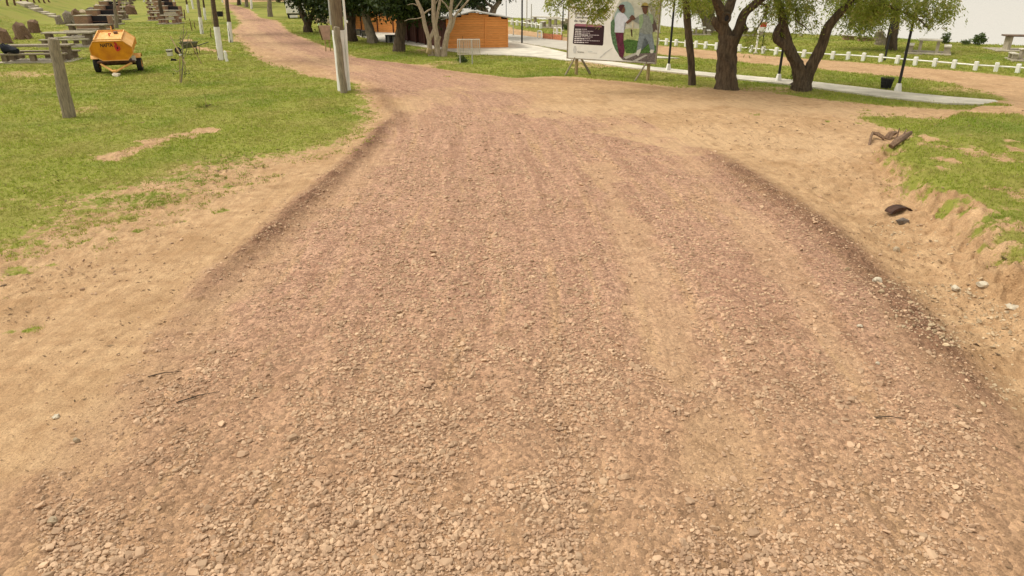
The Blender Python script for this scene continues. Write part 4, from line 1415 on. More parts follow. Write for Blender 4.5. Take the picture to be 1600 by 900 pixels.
for x0, y0, x1 in ((-.22, -.5, .06), (.5, .75, .2), (bl_ - .42, -.45, bl_ - .05), (.36, 1.1, .22)):
    mb = MB(); mb.tube([(x0, y0, -.1), (x1, .09 if y0 > 0 else .09, Z0 + .12)], [.04, .035], 7); mb.build('brace', M['old_wood'], board, True)


def flatcol(name, col, var=.12, scale=6):
    return simple(name, col, .55, var, scale)


PRN = {}
def pm(name, col, var=.12, scale=6):
    if name not in PRN:
        PRN[name] = flatcol(name, col, var, scale)
    return PRN[name]


LAY = [0]
def print_poly(name, pts, mat, layer, parent=board):
    """pts in the enlarged photograph's coordinates of the poster"""
    vs = []
    for X, Yp in pts:
        x, z = sx(884 + X / 9, Yp / 9)
        vs.append((min(max(x, X0 + .005), X0 + BW - .005), .004 - .0025 * layer, max(z, Z0 + .005)))
    me = bpy.data.meshes.new(name)
    bm = bmesh.new()
    f = bm.faces.new([bm.verts.new(v) for v in vs])
    bmesh.ops.triangulate(bm, faces=[f])
    bmesh.ops.recalc_face_normals(bm, faces=bm.faces)
    bm.to_mesh(me); bm.free()
    return link(name, me, mat, parent)


sc_edge = [(810, -80), (740, 20), (700, 100), (655, 200), (634, 300), (625, 380), (630, 450), (640, 520), (662, 600), (690, 680), (735, 760), (790, 830)]
pic = print_poly('picture', sc_edge + [(1195, 858), (1205, 760), (1232, 480), (1255, 250), (1292, -80)], pm('print_fog', (.55, .56, .47), .3, 3), 1)
print_poly('print_teal', [(745, 60), (790, 25), (850, 18), (900, 45), (935, 110), (945, 190), (905, 240), (830, 330), (720, 330), (668, 330), (680, 200)], pm('print_teal', (.30, .40, .38)), 2)
print_poly('print_meadow', [(636, 470), (700, 430), (810, 400), (900, 380), (1000, 390), (1100, 420), (1236, 440), (1215, 690), (820, 800), (760, 800), (690, 680), (650, 560)], pm('print_meadow', (.42, .48, .20), .4, 9), 3)
print_poly('print_bush', [(800, 560), (850, 535), (930, 545), (1010, 560), (1100, 575), (1222, 620), (1212, 745), (830, 730), (810, 650)], pm('print_bush', (.07, .16, .03), .6, 14), 4)
print_poly('print_bush', [(630, 300), (668, 250), (690, 330), (690, 460), (720, 560), (740, 660), (745, 770), (690, 680), (655, 590), (632, 460)], pm('print_bush2', (.10, .19, .09), .6, 14), 4)
print_poly('print_soil', [(760, 795), (830, 775), (960, 735), (1212, 715), (1200, 855), (1000, 845), (790, 828)], pm('print_soil', (.16, .13, .12), .5, 14), 5)
print_poly('print_plank', [(800, 790), (960, 720), (1000, 735), (830, 815)], pm('print_plank', (.44, .42, .38)), 6)
print_poly('print_plank', [(900, 845), (1080, 745), (1110, 752), (960, 850)], pm('print_plank', (.44, .42, .38)), 6)
print_poly('print_tree', [(1130, 60), (1180, 40), (1260, 120), (1252, 330), (1200, 330), (1160, 180)], pm('print_tree', (.33, .33, .24), .5, 16), 3)
# man in the white shirt
print_poly('print_trousers', [(690, 445), (802, 445), (800, 560), (815, 690), (800, 770), (792, 800), (745, 780), (735, 700), (712, 560)], pm('print_maroon', (.12, .018, .045), .5, 8), 7)
print_poly('print_shirt', [(735, 165), (790, 165), (840, 215), (872, 270), (830, 305), (812, 300), (808, 445), (682, 440), (690, 330), (690, 240), (712, 190)], pm('print_shirt', (.62, .66, .74), .12, 8), 8)
print_poly('print_arm', [(835, 300), (870, 268), (905, 245), (928, 255), (905, 290), (850, 325)], pm('print_skin', (.16, .075, .045)), 9)
print_poly('print_face', [(768, 80), (815, 90), (828, 130), (815, 165), (790, 178), (765, 160)], pm('print_skin', (.16, .075, .045)), 9)
print_poly('print_hair', [(735, 85), (760, 60), (800, 58), (822, 75), (800, 95), (785, 130), (770, 152), (745, 140), (733, 110)], pm('print_hair', (.07, .018, .02)), 10)
# man with the hat
print_poly('print_jeans', [(1010, 430), (1172, 455), (1190, 560), (1200, 690), (1150, 700), (1125, 590), (1080, 500), (1050, 590), (1020, 700), (965, 740), (985, 600)], pm('print_jeans', (.20, .24, .26), .3, 12), 7)
print_poly('print_shoe', [(960, 740), (975, 690), (1030, 660), (1020, 710), (990, 770)], pm('print_shoe', (.58, .58, .52)), 8)
print_poly('print_shoe', [(1135, 700), (1150, 672), (1190, 680), (1180, 722), (1150, 725)], pm('print_shoe', (.58, .58, .52)), 8)
print_poly('print_overshirt', [(1060, 190), (1130, 170), (1190, 210), (1195, 330), (1175, 460), (1090, 465), (1010, 435), (1020, 330), (960, 300), (930, 280), (960, 245), (1010, 215)], pm('print_grey_green', (.24, .27, .24), .3, 12), 8)
print_poly('print_vest', [(1010, 205), (1055, 190), (1065, 280), (1040, 370), (1010, 400), (1012, 300)], pm('print_vest', (.27, .38, .21), .3, 10), 9)
print_poly('print_vest', [(1130, 178), (1185, 205), (1195, 320), (1178, 330), (1150, 260)], pm('print_vest', (.33, .48, .22), .3, 10), 9)
print_poly('print_arm', [(1175, 330), (1205, 270), (1232, 340), (1240, 410), (1215, 400), (1190, 440)], pm('print_shade', (.10, .07, .06)), 9)
print_poly('print_face', [(1050, 105), (1125, 105), (1120, 165), (1090, 200), (1060, 165)], pm('print_skin2', (.12, .055, .035)), 10)
print_poly('print_hat', [(1030, 100), (1055, 80), (1060, 50), (1085, 36), (1120, 45), (1130, 80), (1140, 102), (1090, 108)], pm('print_hat', (.38, .30, .08)), 11)
print_poly('print_hat_band', [(1035, 98), (1058, 78), (1128, 84), (1138, 102), (1090, 106)], pm('print_dark', (.06, .03, .02)), 12)
print_poly('print_hands', [(880, 240), (915, 200), (945, 215), (965, 255), (930, 275), (900, 265)], pm('print_skin2', (.12, .055, .035)), 12)
print_poly('print_post', [(915, 300), (935, 300), (930, 400), (912, 400)], pm('print_rail', (.60, .55, .40)), 5)
print_poly('print_post', [(895, 400), (915, 400), (920, 500), (905, 500)], pm('print_dark', (.06, .03, .02)), 5)
print_poly('print_rail', [(830, 372), (1010, 384), (1010, 392), (830, 382)], pm('print_rail', (.60, .55, .40)), 5)
print_poly('print_swoosh', [(480, 800), (560, 720), (640, 665), (660, 660), (580, 725), (500, 805)], pm('print_line', (.60, .60, .58)), 2)
# maroon text box
print_poly('text_box', [(105, 600), (118, 345), (130, 320), (150, 316), (520, 345), (540, 352), (541, 375), (528, 615), (515, 630), (495, 628), (120, 610)], pm('print_box', (.032, .010, .016)), 1)
print_poly('text_box_heading', [(135, 318), (510, 335), (505, 372), (132, 352)], pm('print_pink', (.33, .13, .17)), 2)


def text_part(name, body, px, py, height_px, mat, parent, layer=3, width_px=None, bold=.0):
    cu_ = bpy.data.curves.new(name, 'FONT')
    cu_.body = body
    cu_.size = 1.0
    cu_.offset = bold
    tmp = bpy.data.objects.new('tmp', cu_)
    COL.objects.link(tmp)
    dg = bpy.context.evaluated_depsgraph_get()
    me = bpy.data.meshes.new_from_object(tmp.evaluated_get(dg))
    bpy.data.objects.remove(tmp); bpy.data.curves.remove(cu_)
    co = np.empty(len(me.vertices) * 3, np.float32); me.vertices.foreach_get('co', co)
    co = co.reshape(-1, 3)
    return me, co


def sign_text(name, body, X, Yp, hX, mat, wX=None, layer=4, bold=.012):
    me, co = text_part(name, body, 0, 0, 0, mat, None, bold=bold)
    x0, z0 = sx(884 + X / 9, Yp / 9)
    sc = hX / 9 / 39.0 / .72
    w = co[:, 0].max()
    sxx = sc if wX is None else (wX / 9 / 34.0) / w
    out = np.stack([x0 + co[:, 0] * sxx, np.full(len(co), .004 - .0025 * layer), z0 + co[:, 1] * sc], 1)
    me.vertices.foreach_set('co', out.astype(np.float32).ravel())
    me.update()
    return link(name, me, mat, board)


sign_text('lettering', 'Obra pública de', 110, 130, 34, M['ink'], 490)
sign_text('lettering', 'infraestructura en', 115, 185, 34, M['ink'], 450)
sign_text('lettering', 'caminos y accesos', 130, 240, 34, M['ink'], 470)
sign_text('lettering', 'de ripio', 115, 290, 34, M['ink'], 170)
rg = random.Random(4)
for k, (b0, b1, e) in enumerate(((135, 215, 300), (135, 225, 390), (133, 225, 345), (132, 318, 470), (130, 218, 385), (128, 268, 350), (126, 230, 480), (125, 265, 325))):
    y = 388 + k * 27
    for u0, u1, nm, hgt in ((b0, b1, 'print_white', 13), (b1 + 10, e, 'print_pale', 9)):
        u = u0
        while u < u1:
            w_ = min(rg.uniform(18, 46), u1 - u)
            if w_ > 6:
                print_poly('text_line', [(u, y + u * .02), (u + w_, y + (u + w_) * .02), (u + w_, y + hgt + (u + w_) * .02), (u, y + hgt + u * .02)], pm(nm, (.74, .70, .70) if nm == 'print_white' else (.55, .48, .50)), 3)
            u += w_ + 5
print_poly('emblem', [(110, 700), (125, 640), (150, 640), (165, 700), (150, 750), (120, 745)], pm('print_grey', (.62, .62, .60)), 2)
sign_text('lettering', 'Güemes', 172, 738, 28, pm('print_ink_grey', (.25, .24, .22)), 105, 3)
print_poly('print_rule', [(320, 712), (385, 716), (385, 719), (320, 715)], pm('print_teal', (.25, .40, .38)), 2)
print_poly('text_line', [(318, 728), (445, 736), (445, 744), (318, 736)], pm('print_grey', (.62, .62, .60)), 2)

# ------------------------------------------------------------------ lamp posts and poles
lamp0 = None
def lamp_post(px, py, label, base=True, rz=.2, h=3.1, group='black lamp posts along the concrete path'):
    q = at(px, py)
    o = empty('lamp_post', q, rz, label, 'lamp post', group)
    mb = MB(); mb.tube([(0, 0, -.1), (0, 0, h)], [.055, .045], 10); mb.build('pole', M['black_metal'], o, True)
    if base:
        mb = MB(); mb.box((0, 0, .12), (.24, .24, .42), taper=.5, bev=.015); mb.build('base', M['whitewash'], o)
    for s in (-1, 1):
        mb = MB(); mb.tube([(0, 0, h - .02), (s * .16, 0, h + .28), (s * .42, 0, h + .66)], [.024, .02, .018], 7); a = mb.build('arm', M['grey_pipe'], o, True)
        mb = MB(); mb.lathe([(.02, .22), (.15, .12), (.17, 0), (.10, -.02), (.001, -.02)], 12, (s * .42, 0, h + .62)); mb.build('lamp_head', M['black_metal'], a, True)
    return o
lamp_post(815.5, 68, 'tall black lamp post between the gabled hut and the billboard', False, .4, 5.2)
lamp_post(1044, 111, 'black lamp post on a white foot just right of the billboard')
lamp_post(1215.5, 128, 'black lamp post on a white foot hidden behind the V-shaped tree')
lamp_post(1402, 144, 'black lamp post on a white foot beside the wire litter basket')
lamp_post(1382, 95, 'thin black lamp post at the white fence left of the leaning trunk', False, .3, 3.4, None)

def slim_pole(px, py, top, r, mat, label, cat='pole', name='slim_pole'):
    q = at(px, py)
    t_ = pl(px + (px - 800) * .04, top, q.y)
    hgt = t_.z - q.z
    o = empty(name, q, 0, label, cat)
    mb = MB(); mb.tube([(0, 0, -.1), (0, 0, hgt)], [r, r * .8], 8); mb.build('shaft', M[mat], o, True)
    mb = MB(); mb.lathe([(r * 2.4, 0), (r * 2.4, .05), (r * 1.1, .12)], 10); mb.build('foot', M['concrete'], o)
    return o
slim_pole(791, 31, -12, .03, 'black_metal', 'thin dark pole rising behind the hut roof edge')
slim_pole(802, 56, 33, .03, 'grey_pipe', 'short thin grey post at the corner of the gabled hut')
slim_pole(823, 43, -12, .05, 'grey_pipe', 'pale slim pole by the white fence left of the billboard')
slim_pole(830, 42, 6, .05, 'grey_pipe', 'grey slim pole right of the paler one by the white fence')
slim_pole(879, 49, 9, .06, 'black_metal', 'dark slim pole behind the overhanging branch left of the billboard')
slim_pole(1030, 52, -6, .05, 'white_paint', 'white slim pole on the river lawn right of the billboard')
slim_pole(1180.5, 84, 30, .06, 'white_paint', 'white post standing at the fence between the two big trees')
slim_pole(1190, 79, 14, .035, 'black_metal', 'thin black post carrying the red sign behind the fence')
slim_pole(1213, 47, 20, .04, 'grey_pipe', 'grey pole seen left of the V-shaped tree limb')
slim_pole(1251, 56, 42, .05, 'grey_pipe', 'short pale post on the river lawn inside the V of the tree')
q = at(1190, 79)
o = empty('notice_board', pl(1192, 42, q.y - .06), .1, 'small red and white sign on the thin black post', 'sign')
mb = MB(); mb.box((0, 0, .12), (.42, .04, .26)); mb.build('red_panel', M['red'], o)
mb = MB(); mb.box((0, 0, -.13), (.42, .04, .22)); mb.build('white_panel', M['white_paint'], o)

# ------------------------------------------------------------------ low white fence
fp = [(1027, 69.5), (1041, 70.5), (1056, 72), (1071.5, 73), (1087, 74.5), (1102, 76), (1119, 77.5), (1137, 79), (1155, 80.5), (1173, 82), (1192, 84), (1212, 86), (1233, 87.5), (1255, 90), (1277, 91), (1300, 92.5), (1324, 93.5), (1348, 95), (1375, 97),
      (1401, 99.5), (1429, 102), (1459, 104.5), (1489, 107), (1523, 110), (1555, 112), (1589, 114), (1625, 117)]
fq = [at(*p) for p in fp]
fence = empty('low_fence', fq[0], 0, 'low white fence of short square posts and one rail along the dirt track', 'fence')
mbp = None
for i, p in enumerate(fq):
    mb = MB()
    e = fq[min(i + 1, len(fq) - 1)] - fq[max(i - 1, 0)]
    mb.box(tuple(p - fq[0] + Vector((0, 0, .17))), (.17, .17, .46), math.atan2(e.y, e.x) + .05 * math.sin(i * 5), 0, R(3) * math.sin(i * 3), bev=.02)
    mb.build('post', M['white_paint'], fence)
mb = MB(); mb.tube([p - fq[0] + Vector((0, 0, .24)) for p in fq], .035, 8); mb.build('rail', M['white_paint'], fence)
fp2 = [(790, 38.5), (800, 39), (808, 40), (816, 40.5), (824, 42), (832, 43), (838, 44), (845, 45)]
fq = [at(*p) for p in fp2]
fence2 = empty('low_fence', fq[0], 0, 'far stretch of low white post fence left of the billboard', 'fence')
for i, p in enumerate(fq):
    mb = MB(); mb.box(tuple(p - fq[0] + Vector((0, 0, .2))), (.2, .2, .5), .3, bev=.02); mb.build('post', M['white_paint'], fence2)
mb = MB(); mb.tube([p - fq[0] + Vector((0, 0, .3)) for p in fq], .05, 8); mb.build('rail', M['white_paint'], fence2)
# pale tube railings and the orange barrier net
def hoop(px0, px1, py, h, label):
    a, c = at(px0, py), at(px1, py + .6)
    o = empty('tube_railing', a, 0, label, 'railing', 'pale tube railings behind the billboard')
    v = c - a
    mb = MB(); mb.tube([(0, 0, -.05), (0, 0, h * .9), (v.x * .12, v.y * .12, h), (v.x * .88, v.y * .88, h), (v.x, v.y, h * .9), (v.x, v.y, -.05)], .045, 7); mb.build('tube', M['white_paint'], o, True)
    mb = MB(); mb.tube([(0, 0, h * .5), (v.x, v.y, h * .5)], .03, 6); mb.build('crossbar', M['white_paint'], o, True)
hoop(840, 846, 61, .55, 'pale tube railing left of the orange barrier net')
hoop(865, 869, 57, .6, 'narrow pale railing behind the orange barrier net')
hoop(871, 877, 58, .65, 'pale hoop railing closest to the billboard')
a, c = at(849, 61), at(878, 64)
net = empty('barrier_net', a, 0, 'low orange barrier net stretched beside the dirt track', 'barrier')
v = c - a
mb = MB(); mb.box((v.x / 2, v.y / 2, .22), (v.length, .03, .34), math.atan2(v.y, v.x)); mb.build('net', simple('orange_net', (.62, .24, .12), .8, .3, 9), net)
for f in (0, .5, 1):
    mb = MB(); mb.tube([(v.x * f, v.y * f, -.05), (v.x * f, v.y * f, .5)], .03, 6); mb.build('stake', M['rust'], net)

# ------------------------------------------------------------------ tables
def table(px, py, rz, label, L=3.2, group=None, top='concrete', leg='concrete', s=1.0, slabn=True, benches=(1, -1), name='picnic_table', cat='picnic table', W=.75, H=.84):
    q = at(px, py)
    o = empty(name, q, rz, label, cat, group)
    o.scale = (s, s, s)
    if slabn:
        mb = MB(); mb.box((0, 0, 0), (L + .3, W + 1.3, .12), bev=.01); mb.build('base_slab', M['concrete'], o)
    mb = MB(); mb.box((0, 0, H - .045), (L, W, .09), bev=.012); mb.build('tabletop', M[top], o)
    for sx_ in (-1, 1):
        mb = MB()
        n = 8
        for k in range(n):
            hh = (H - .19) / n
            mb.box((sx_ * (L * .40), 0, .1 + hh * (k + .5)), (.30 + .015 * (k % 2), W * .62 + .02 * (k % 2), hh - .006), .02 * (k % 3 - 1))
        mb.build('leg', M[leg], o)
    for sy in benches:
        bo = MB(); bo.box((0, sy * (W * .5 + .42), .44), (L * .97, .34, .075), bev=.01); be = bo.build('bench', M[top], o)
        for sx_ in (-1, 0, 1):
            mb = MB(); mb.box((sx_ * L * .40, sy * (W * .5 + .42), .25), (.24, .26, .30)); mb.build('bench_leg', M[leg], be)
    return o
g1 = 'picnic tables in the first row by the embankment'
table(66, 96, R(8), 'weathered picnic table nearest the leaning post, a dark bag on its bench', 3.3, g1, 'old_wood', 'brown_conc')
table(112, 72, R(8), 'picnic table with a pale top just left of the fuel trailer', 2.9, g1, leg='brown_conc')
table(140, 57, R(8), 'picnic table with a pale top half behind the fuel trailer', 2.6, g1, leg='brown_conc')
def grill(px, py, rz, label, group, s=1.0, mirror=1):
    q = at(px, py)
    o = empty('barbecue', q, rz, label, 'barbecue', group)
    o.scale = (s * mirror, s, s)
    mb = MB(); mb.box((-.45, 0, .52), (1.0, .95, 1.04), bev=.01)
    mb.box((.85, .42, .52), (1.58, .11, 1.04)); mb.box((.85, -.15, .18), (1.58, .9, .36)); mb.box((1.585, .0, .52), (.11, .72, 1.04))
    mb.build('brickwork', M['brick'], o)
    mb = MB(); mb.box((.85, -.32, .40), (1.7, .75, .09), bev=.01); mb.build('hearth', M['concrete'], o)
    mb = MB(); mb.box((.85, .34, .74), (1.5, .03, .6)); mb.build('dark_back', M['ink'], o)  # near-black panel across the back of the firebox
    mb = MB(); mb.box((-.45, 0, 1.075), (1.1, 1.02, .07), bev=.01); mb.build('cap', M['concrete'], o)
    mb = MB()
    for k in range(9):
        mb.tube([(.15 + k * .17, -.5, .62), (.15 + k * .17, .3, .62)], .012, 5)
    mb.build('grate', M['rust'], o)
    return o
g2 = 'brick barbecues in the first row by the embankment'
grill(143, 46, R(8), 'brick barbecue nearest in the first row, standing behind the pale tables', g2)
grill(157, 34, R(8), 'second brick barbecue of the first row, beside the thin grey trunk', g2)
grill(165, 23.5, R(8), 'third brick barbecue of the first row with a reddish side', g2, .95)
grill(170, 15, R(8), 'fourth and farthest brick barbecue of the first row', g2, .95)
for px, py, L, lab in ((172, 38, 1.7, 'small stacked table next to the nearest barbecue of the first row'), (184, 31, 1.8, 'pale table right of the second barbecue of the first row'), (187, 22, 1.9, 'pale table right of the third barbecue of the first row'),
                       (191, 15, 2.0, 'pale table right of the farthest barbecue of the first row'), (196, 8, 2.2, 'far pale table near the end of the first row'), (200, 3, 2.4, 'farthest pale table at the end of the first row')):
    table(px, py, R(8), lab, L, g1, leg='brown_conc', s=.95, slabn=py > 20)
g3 = 'picnic tables in the second row behind the thin trunk'
for px, py, L, lab in ((267, 37, 1.7, 'nearest table of the second row, right of the thin dark trunk'), (245, 32, 1.0, 'stacked bench block left of the thin dark trunk'), (243, 22, 1.2, 'small table behind the stacked bench block of the second row'),
                       (240, 14, 1.3, 'pale table in the middle of the second row'), (238, 7, 1.5, 'far pale table of the second row'), (266, 27.5, 2.6, 'long pale table just behind the nearest one of the second row')):
    table(px, py, R(2), lab, L, g3, leg='brick', s=.9, slabn=py > 20)
g4 = 'brick barbecues in the second row behind the thin trunk'
grill(262, 24.5, R(2), 'nearest brick barbecue of the second row', g4, .95)
grill(256, 16, R(2), 'middle brick barbecue of the second row', g4, .95)
grill(251, 9, R(2), 'farthest brick barbecue of the second row', g4, 1)
# tables on the river lawn
def block_table(px, py, rz, label, L=1.2, s=1.0, top='pale_concrete', benches=(1, -1), H=.72, group='concrete tables on the river lawn'):
    q = at(px, py)
    o = empty('picnic_table', q, rz, label, 'picnic table', group)
    o.scale = (s, s, s)
    mb = MB(); mb.box((0, 0, .01), (L + 1.1, 2.0, .1), bev=.01); mb.build('base_slab', M['concrete'], o)
    mb = MB(); mb.box((0, 0, H), (L, .8, .08), bev=.012); mb.build('tabletop', M[top], o)
    for sx_ in (-1, 1):
        mb = MB(); mb.box((sx_ * L * .36, 0, H / 2), (.16, .62, H - .08)); mb.build('leg', M['concrete'], o)
    for sy in benches:
        mb = MB(); mb.box((sy * (L * .5 + .32), 0, .43), (.36, 1.2, .08), bev=.01); be = mb.build('bench', M[top], o)
        for k in (-1, 1):
            mb = MB(); mb.box((sy * (L * .5 + .32), k * .42, .21), (.30, .2, .36)); mb.build('bench_leg', M['concrete'], be)
    return o
block_table(1449, 83, R(-30), 'pale concrete picnic table with side benches right of the leaning trunk')
block_table(1594, 79, R(-12), 'large concrete table with a thick brown top at the right edge', 2.0, 1.05, 'brown_slab', (), .78)
mb = None
block_table(1604, 94, R(-20), 'pale concrete bench table in front of the brown-topped one', 1.1, .75)
block_table(1093, 54, R(-8), 'white bench table beside the distant forking tree', 1.1, .72, 'white_paint')
block_table(852, 40, R(-14), 'grey far table seen left of the slim dark pole', 2.6, 1.0)
block_table(872, 43, R(-14), 'grey far table nearest the billboard edge', 2.0, 1.0)
block_table(1168, 56, R(-8), 'pale table behind the thick tree trunk and the red sign', 1.6, .85, 'white_paint')

def low_block(px, py, w, d_, h, rz, label, mats=('brown_slab', 'brick')):
    q = at(px, py)
    o = empty('low_block', q, rz, label, 'stone block', 'low blocks at the river edge')
    mb = MB(); mb.box((0, 0, h * .35), (w * .85, d_ * .8, h * .75)); mb.build('body', M[mats[1]], o)
    mb = MB(); mb.box((0, 0, h * .82), (w, d_, h * .25), 0, 0, R(3), bev=.02); mb.build('slab', M[mats[0]], o)
low_block(1325, 62, .75, .6, .28, R(-10), 'square low brown block at the river edge under the hanging leaves')
low_block(1352, 64, 1.1, .6, .24, R(-10), 'flat wide brown block right of the square low block')

# ------------------------------------------------------------------ fuel trailer
wl_l, wl_r = at(158.5, 113), at(217.5, 112)
ctr = (wl_l + wl_r) / 2
tu = (wl_r - wl_l); tw = tu.length
trail = empty('fuel_trailer', Vector((ctr.x, ctr.y, hz(ctr.x, ctr.y))), R(21), 'orange eight-sided fuel tank trailer marked NAFTA, parked on the lawn', 'trailer')
u_ = tw / 59.0             # metres per photo pixel at the trailer
fz = .75
oc = [(-.90, .62 + fz - .28), (-.90, .62 + fz + .02), (-.68, fz + .94), (.70, fz + .94), (1.0, fz + .66), (1.0, fz + .36), (.74, fz + .0), (-.45, fz + .0)]
oc = [(-1.02, fz + .26), (-1.02, fz + .54), (-.80, fz + .81), (.58, fz + .81), (.98, fz + .54), (.98, fz + .29), (.66, fz), (-.52, fz)]
k = tw / 2.05
oc = [(x * k * .98, z * 1.0) for x, z in oc]
TL0, TL1 = -.85, .95
mb = MB(); mb.prism(oc, TL0, TL1); tank = mb.build('tank', M['orange'], trail)
tank.rotation_euler = (R(9), 0, 0)          # nose down on its drawbar
tank.location = (0, .45 * math.sin(R(9)), .45 * (1 - math.cos(R(9))))
mb = MB()
# rolled rims front and back
for yy in (TL0 - .012, TL1 + .012):
    P = [(x * 1.012, yy, (z - fz - .40) * 1.03 + fz + .40) for x, z in oc]
    mb.tube(P + [P[0]], .022, 6, False)
mb.build('rim', M['orange_top'], tank)
# upper skin plates, paler: overhead light put into the colour
mb = MB()
up = [oc[1], oc[2], oc[3], oc[4]]
for (xa, za), (xb, zb) in zip(up[:-1], up[1:]):
    nx, nz = -(zb - za), (xb - xa)
    l = math.hypot(nx, nz); nx, nz = nx / l * .008, nz / l * .008
    mb.add([(xa + nx, TL0 + .01, za + nz), (xb + nx, TL0 + .01, zb + nz), (xb + nx, TL1 - .01, zb + nz), (xa + nx, TL1 - .01, za + nz),
            (xa + nx * .2, TL0 + .01, za + nz * .2), (xb + nx * .2, TL0 + .01, zb + nz * .2), (xb + nx * .2, TL1 - .01, zb + nz * .2), (xa + nx * .2, TL1 - .01, za + nz * .2)],
           [(0, 1, 2, 3), (7, 6, 5, 4), (0, 4, 5, 1), (1, 5, 6, 2), (2, 6, 7, 3), (3, 7, 4, 0)])
mb.build('top_plate', M['orange_top'], tank)
# guard rails around the top
zt = fz + .81
mb = MB()
for x in (oc[2][0] + .04, oc[3][0] - .04):
    mb.box((x, (TL0 + TL1) / 2, zt + .05), (.035, TL1 - TL0, .09))
for yy in (TL0 + .03, TL1 - .03):
    mb.box(((oc[2][0] + oc[3][0]) / 2, yy, zt + .07), (oc[3][0] - oc[2][0] - .12, .03, .05))
mb.build('top_frame', M['orange_top'], tank)
mb = MB(); mb.lathe([(.001, .1), (.085, .1), (.09, .08), (.09, 0)], 14, (.12, .55, zt)); mb.build('filler_cap', M['rust'], tank, True)
mb = MB(); mb.tube([(-.1, .1, zt), (-.1, .1, zt + .12), (-.02, .05, zt + .12)], .03, 7); mb.build('valve', M['red'], tank, True)
mb = MB(); mb.tube([(-.06, TL1 - .1, zt), (-.06, TL1 - .1, zt + .28)], .025, 7); mb.build('breather_pipe', M['orange_top'], tank, True)
# wheels
for s in (-1, 1):
    x = s * tw / 2
    o2 = MB(); o2.lathe([(.17, -.10), (.27, -.115), (.335, -.09), (.345, 0), (.335, .09), (.27, .115), (.17, .10)], 28, (x, -.0, .345), 'X'); wh = o2.build('wheel', M['rubber'], trail, True)
    o2 = MB(); o2.lathe([(.172, -.098), (.15, -.06), (.06, -.05), (.001, -.06)], 18, (x, 0, .345), 'X'); o2.build('rim', M['orange_top'], wh, True); o2 = MB(); o2.lathe([(.172, .098), (.15, .06), (.06, .05), (.001, .06)], 18, (x, 0, .345), 'X'); o2.build('rim', M['orange_top'], wh, True)
    f_ = MB()
    P = []
    for a in np.linspace(R(38), R(142), 9):
        P.append((math.cos(a) * .46, math.sin(a) * .45 + .36))
    Q = [(p[0] * .95, (p[1] - .345) * .95 + .345) for p in P][::-1]
    vs = []
    poly = P + Q
    n = len(poly)
    w2 = .15
    f_.add([(x - w2, py_, pz) for py_, pz in poly] + [(x + w2, py_, pz) for py_, pz in poly],
           [(i, i + 1, n + i + 1, n + i) for i in range(n - 1)] + [(i, n - 1 - i, n - 2 - i, i + 1) for i in range(len(P) - 1)] + [(n + i, n + i + 1, 2 * n - 2 - i, 2 * n - 1 - i) for i in range(len(P) - 1)] + [(0, n, 2 * n - 1, n - 1)])
    f_.build('fender', M['orange_top'], trail)
mb = MB(); mb.box((0, 0, .36), (tw - .1, .09, .09)); mb.box((0, .1, .5), (1.5, 1.5, .07)); mb.build('axle', M['rust'], trail)
for s in (-1, 1):
    mb = MB(); mb.tube([(s * .62, -.6, .44), (s * .05, -1.55, .20)], .045, 8); mb.build('drawbar', M['orange_top'], trail, True)
mb = MB(); mb.box((0, -1.6, .22), (.16, .22, .1), bev=.02); mb.lathe([(.05, 0), (.05, .28)], 10, (0, -1.55, .0)); mb.build('hitch', M['orange_top'], trail)
mb = MB(); rock_mesh(mb, (0, 0, .05), (.28, .2, .12), random.Random(3), 18)
hb_ = trail.matrix_basis @ Vector((.06, -1.72, 0))
o = mb.build('stone', M['white_rock']); o.location = (hb_.x, hb_.y, hz(hb_.x, hb_.y)); tag(o, 'pale stone under the drawbar of the orange trailer', 'stone')
mb = MB(); mb.box((.72, -.35, .62), (.16, .04, .22)); mb.build('number_plate', M['whitewash'], trail)
me, co = text_part('lettering', 'NAFTA', 0, 0, 0, None, None, bold=.03)
w = co[:, 0].max()
out = np.stack([-.42 + co[:, 0] / w * .5, np.full(len(co), TL0 - .006), fz + .58 + co[:, 1] * .155 / .72], 1)
me.vertices.foreach_set('co', out.astype(np.float32).ravel()); me.update()
link('lettering', me, M['ink'], tank)
mb = MB()
fl = [(.0, 0), (.10, .02), (.17, .10), (.16, .2), (.12, .28), (.13, .18), (.08, .24), (.06, .36), (-.02, .42), (-.06, .38), (-.02, .30), (-.08, .24), (-.05, .10)]
mb.prism([(.19 + x * .95, fz + .37 + z) for x, z in fl], TL0 - .014, TL0 - .004)
mb.build('flame_mark', M['red'], tank)
mb = MB(); mb.prism([(.22, fz + .45), (.27, fz + .50), (.25, fz + .58), (.2, fz + .54)], TL0 - .019, TL0 - .0145); mb.build('flame_core', M['ink'], tank)

# ------------------------------------------------------------------ posts, pole and bin by the road bend
def leaning_post(px, py, top, r0, r1, label, mat, name='wooden_post', cat='post', slant=.06, seed=1):
    q = at(px, py)
    t_ = pl(top[0], top[1], q.y) - q
    o = empty(name, q, 0, label, cat)
    mb = MB()
    pts = [Vector((0, 0, -.15))] + [t_ * f for f in (.12, .3, .5, .7, .85, .97, 1.0)]
    pts = [p + Vector((.015 * math.sin(i * 2.1), 0, 0)) for i, p in enumerate(pts)]
    rr = [r0 * 1.04, r0, r0 * .97, (r0 + r1) / 2, r1 * 1.02, r1, r1 * .97, r1 * .86]
    mb.tube(pts, rr, 16, True, .07, seed)
    mb.build('shaft', M[mat], o, True)
    return o
leaning_post(108, 183, (83, 60), .185, .15, 'thick weathered wooden post standing alone on the left lawn', 'old_wood', seed=5)
pq = at(537, 141)
pole = empty('utility_pole', pq, 0, 'tall brown round utility pole with whitewashed foot and white pipe at the road bend', 'utility pole')
def pr(px, py, dy=0.0):
    return tuple(pl(px, py, pq.y + dy) - pq)
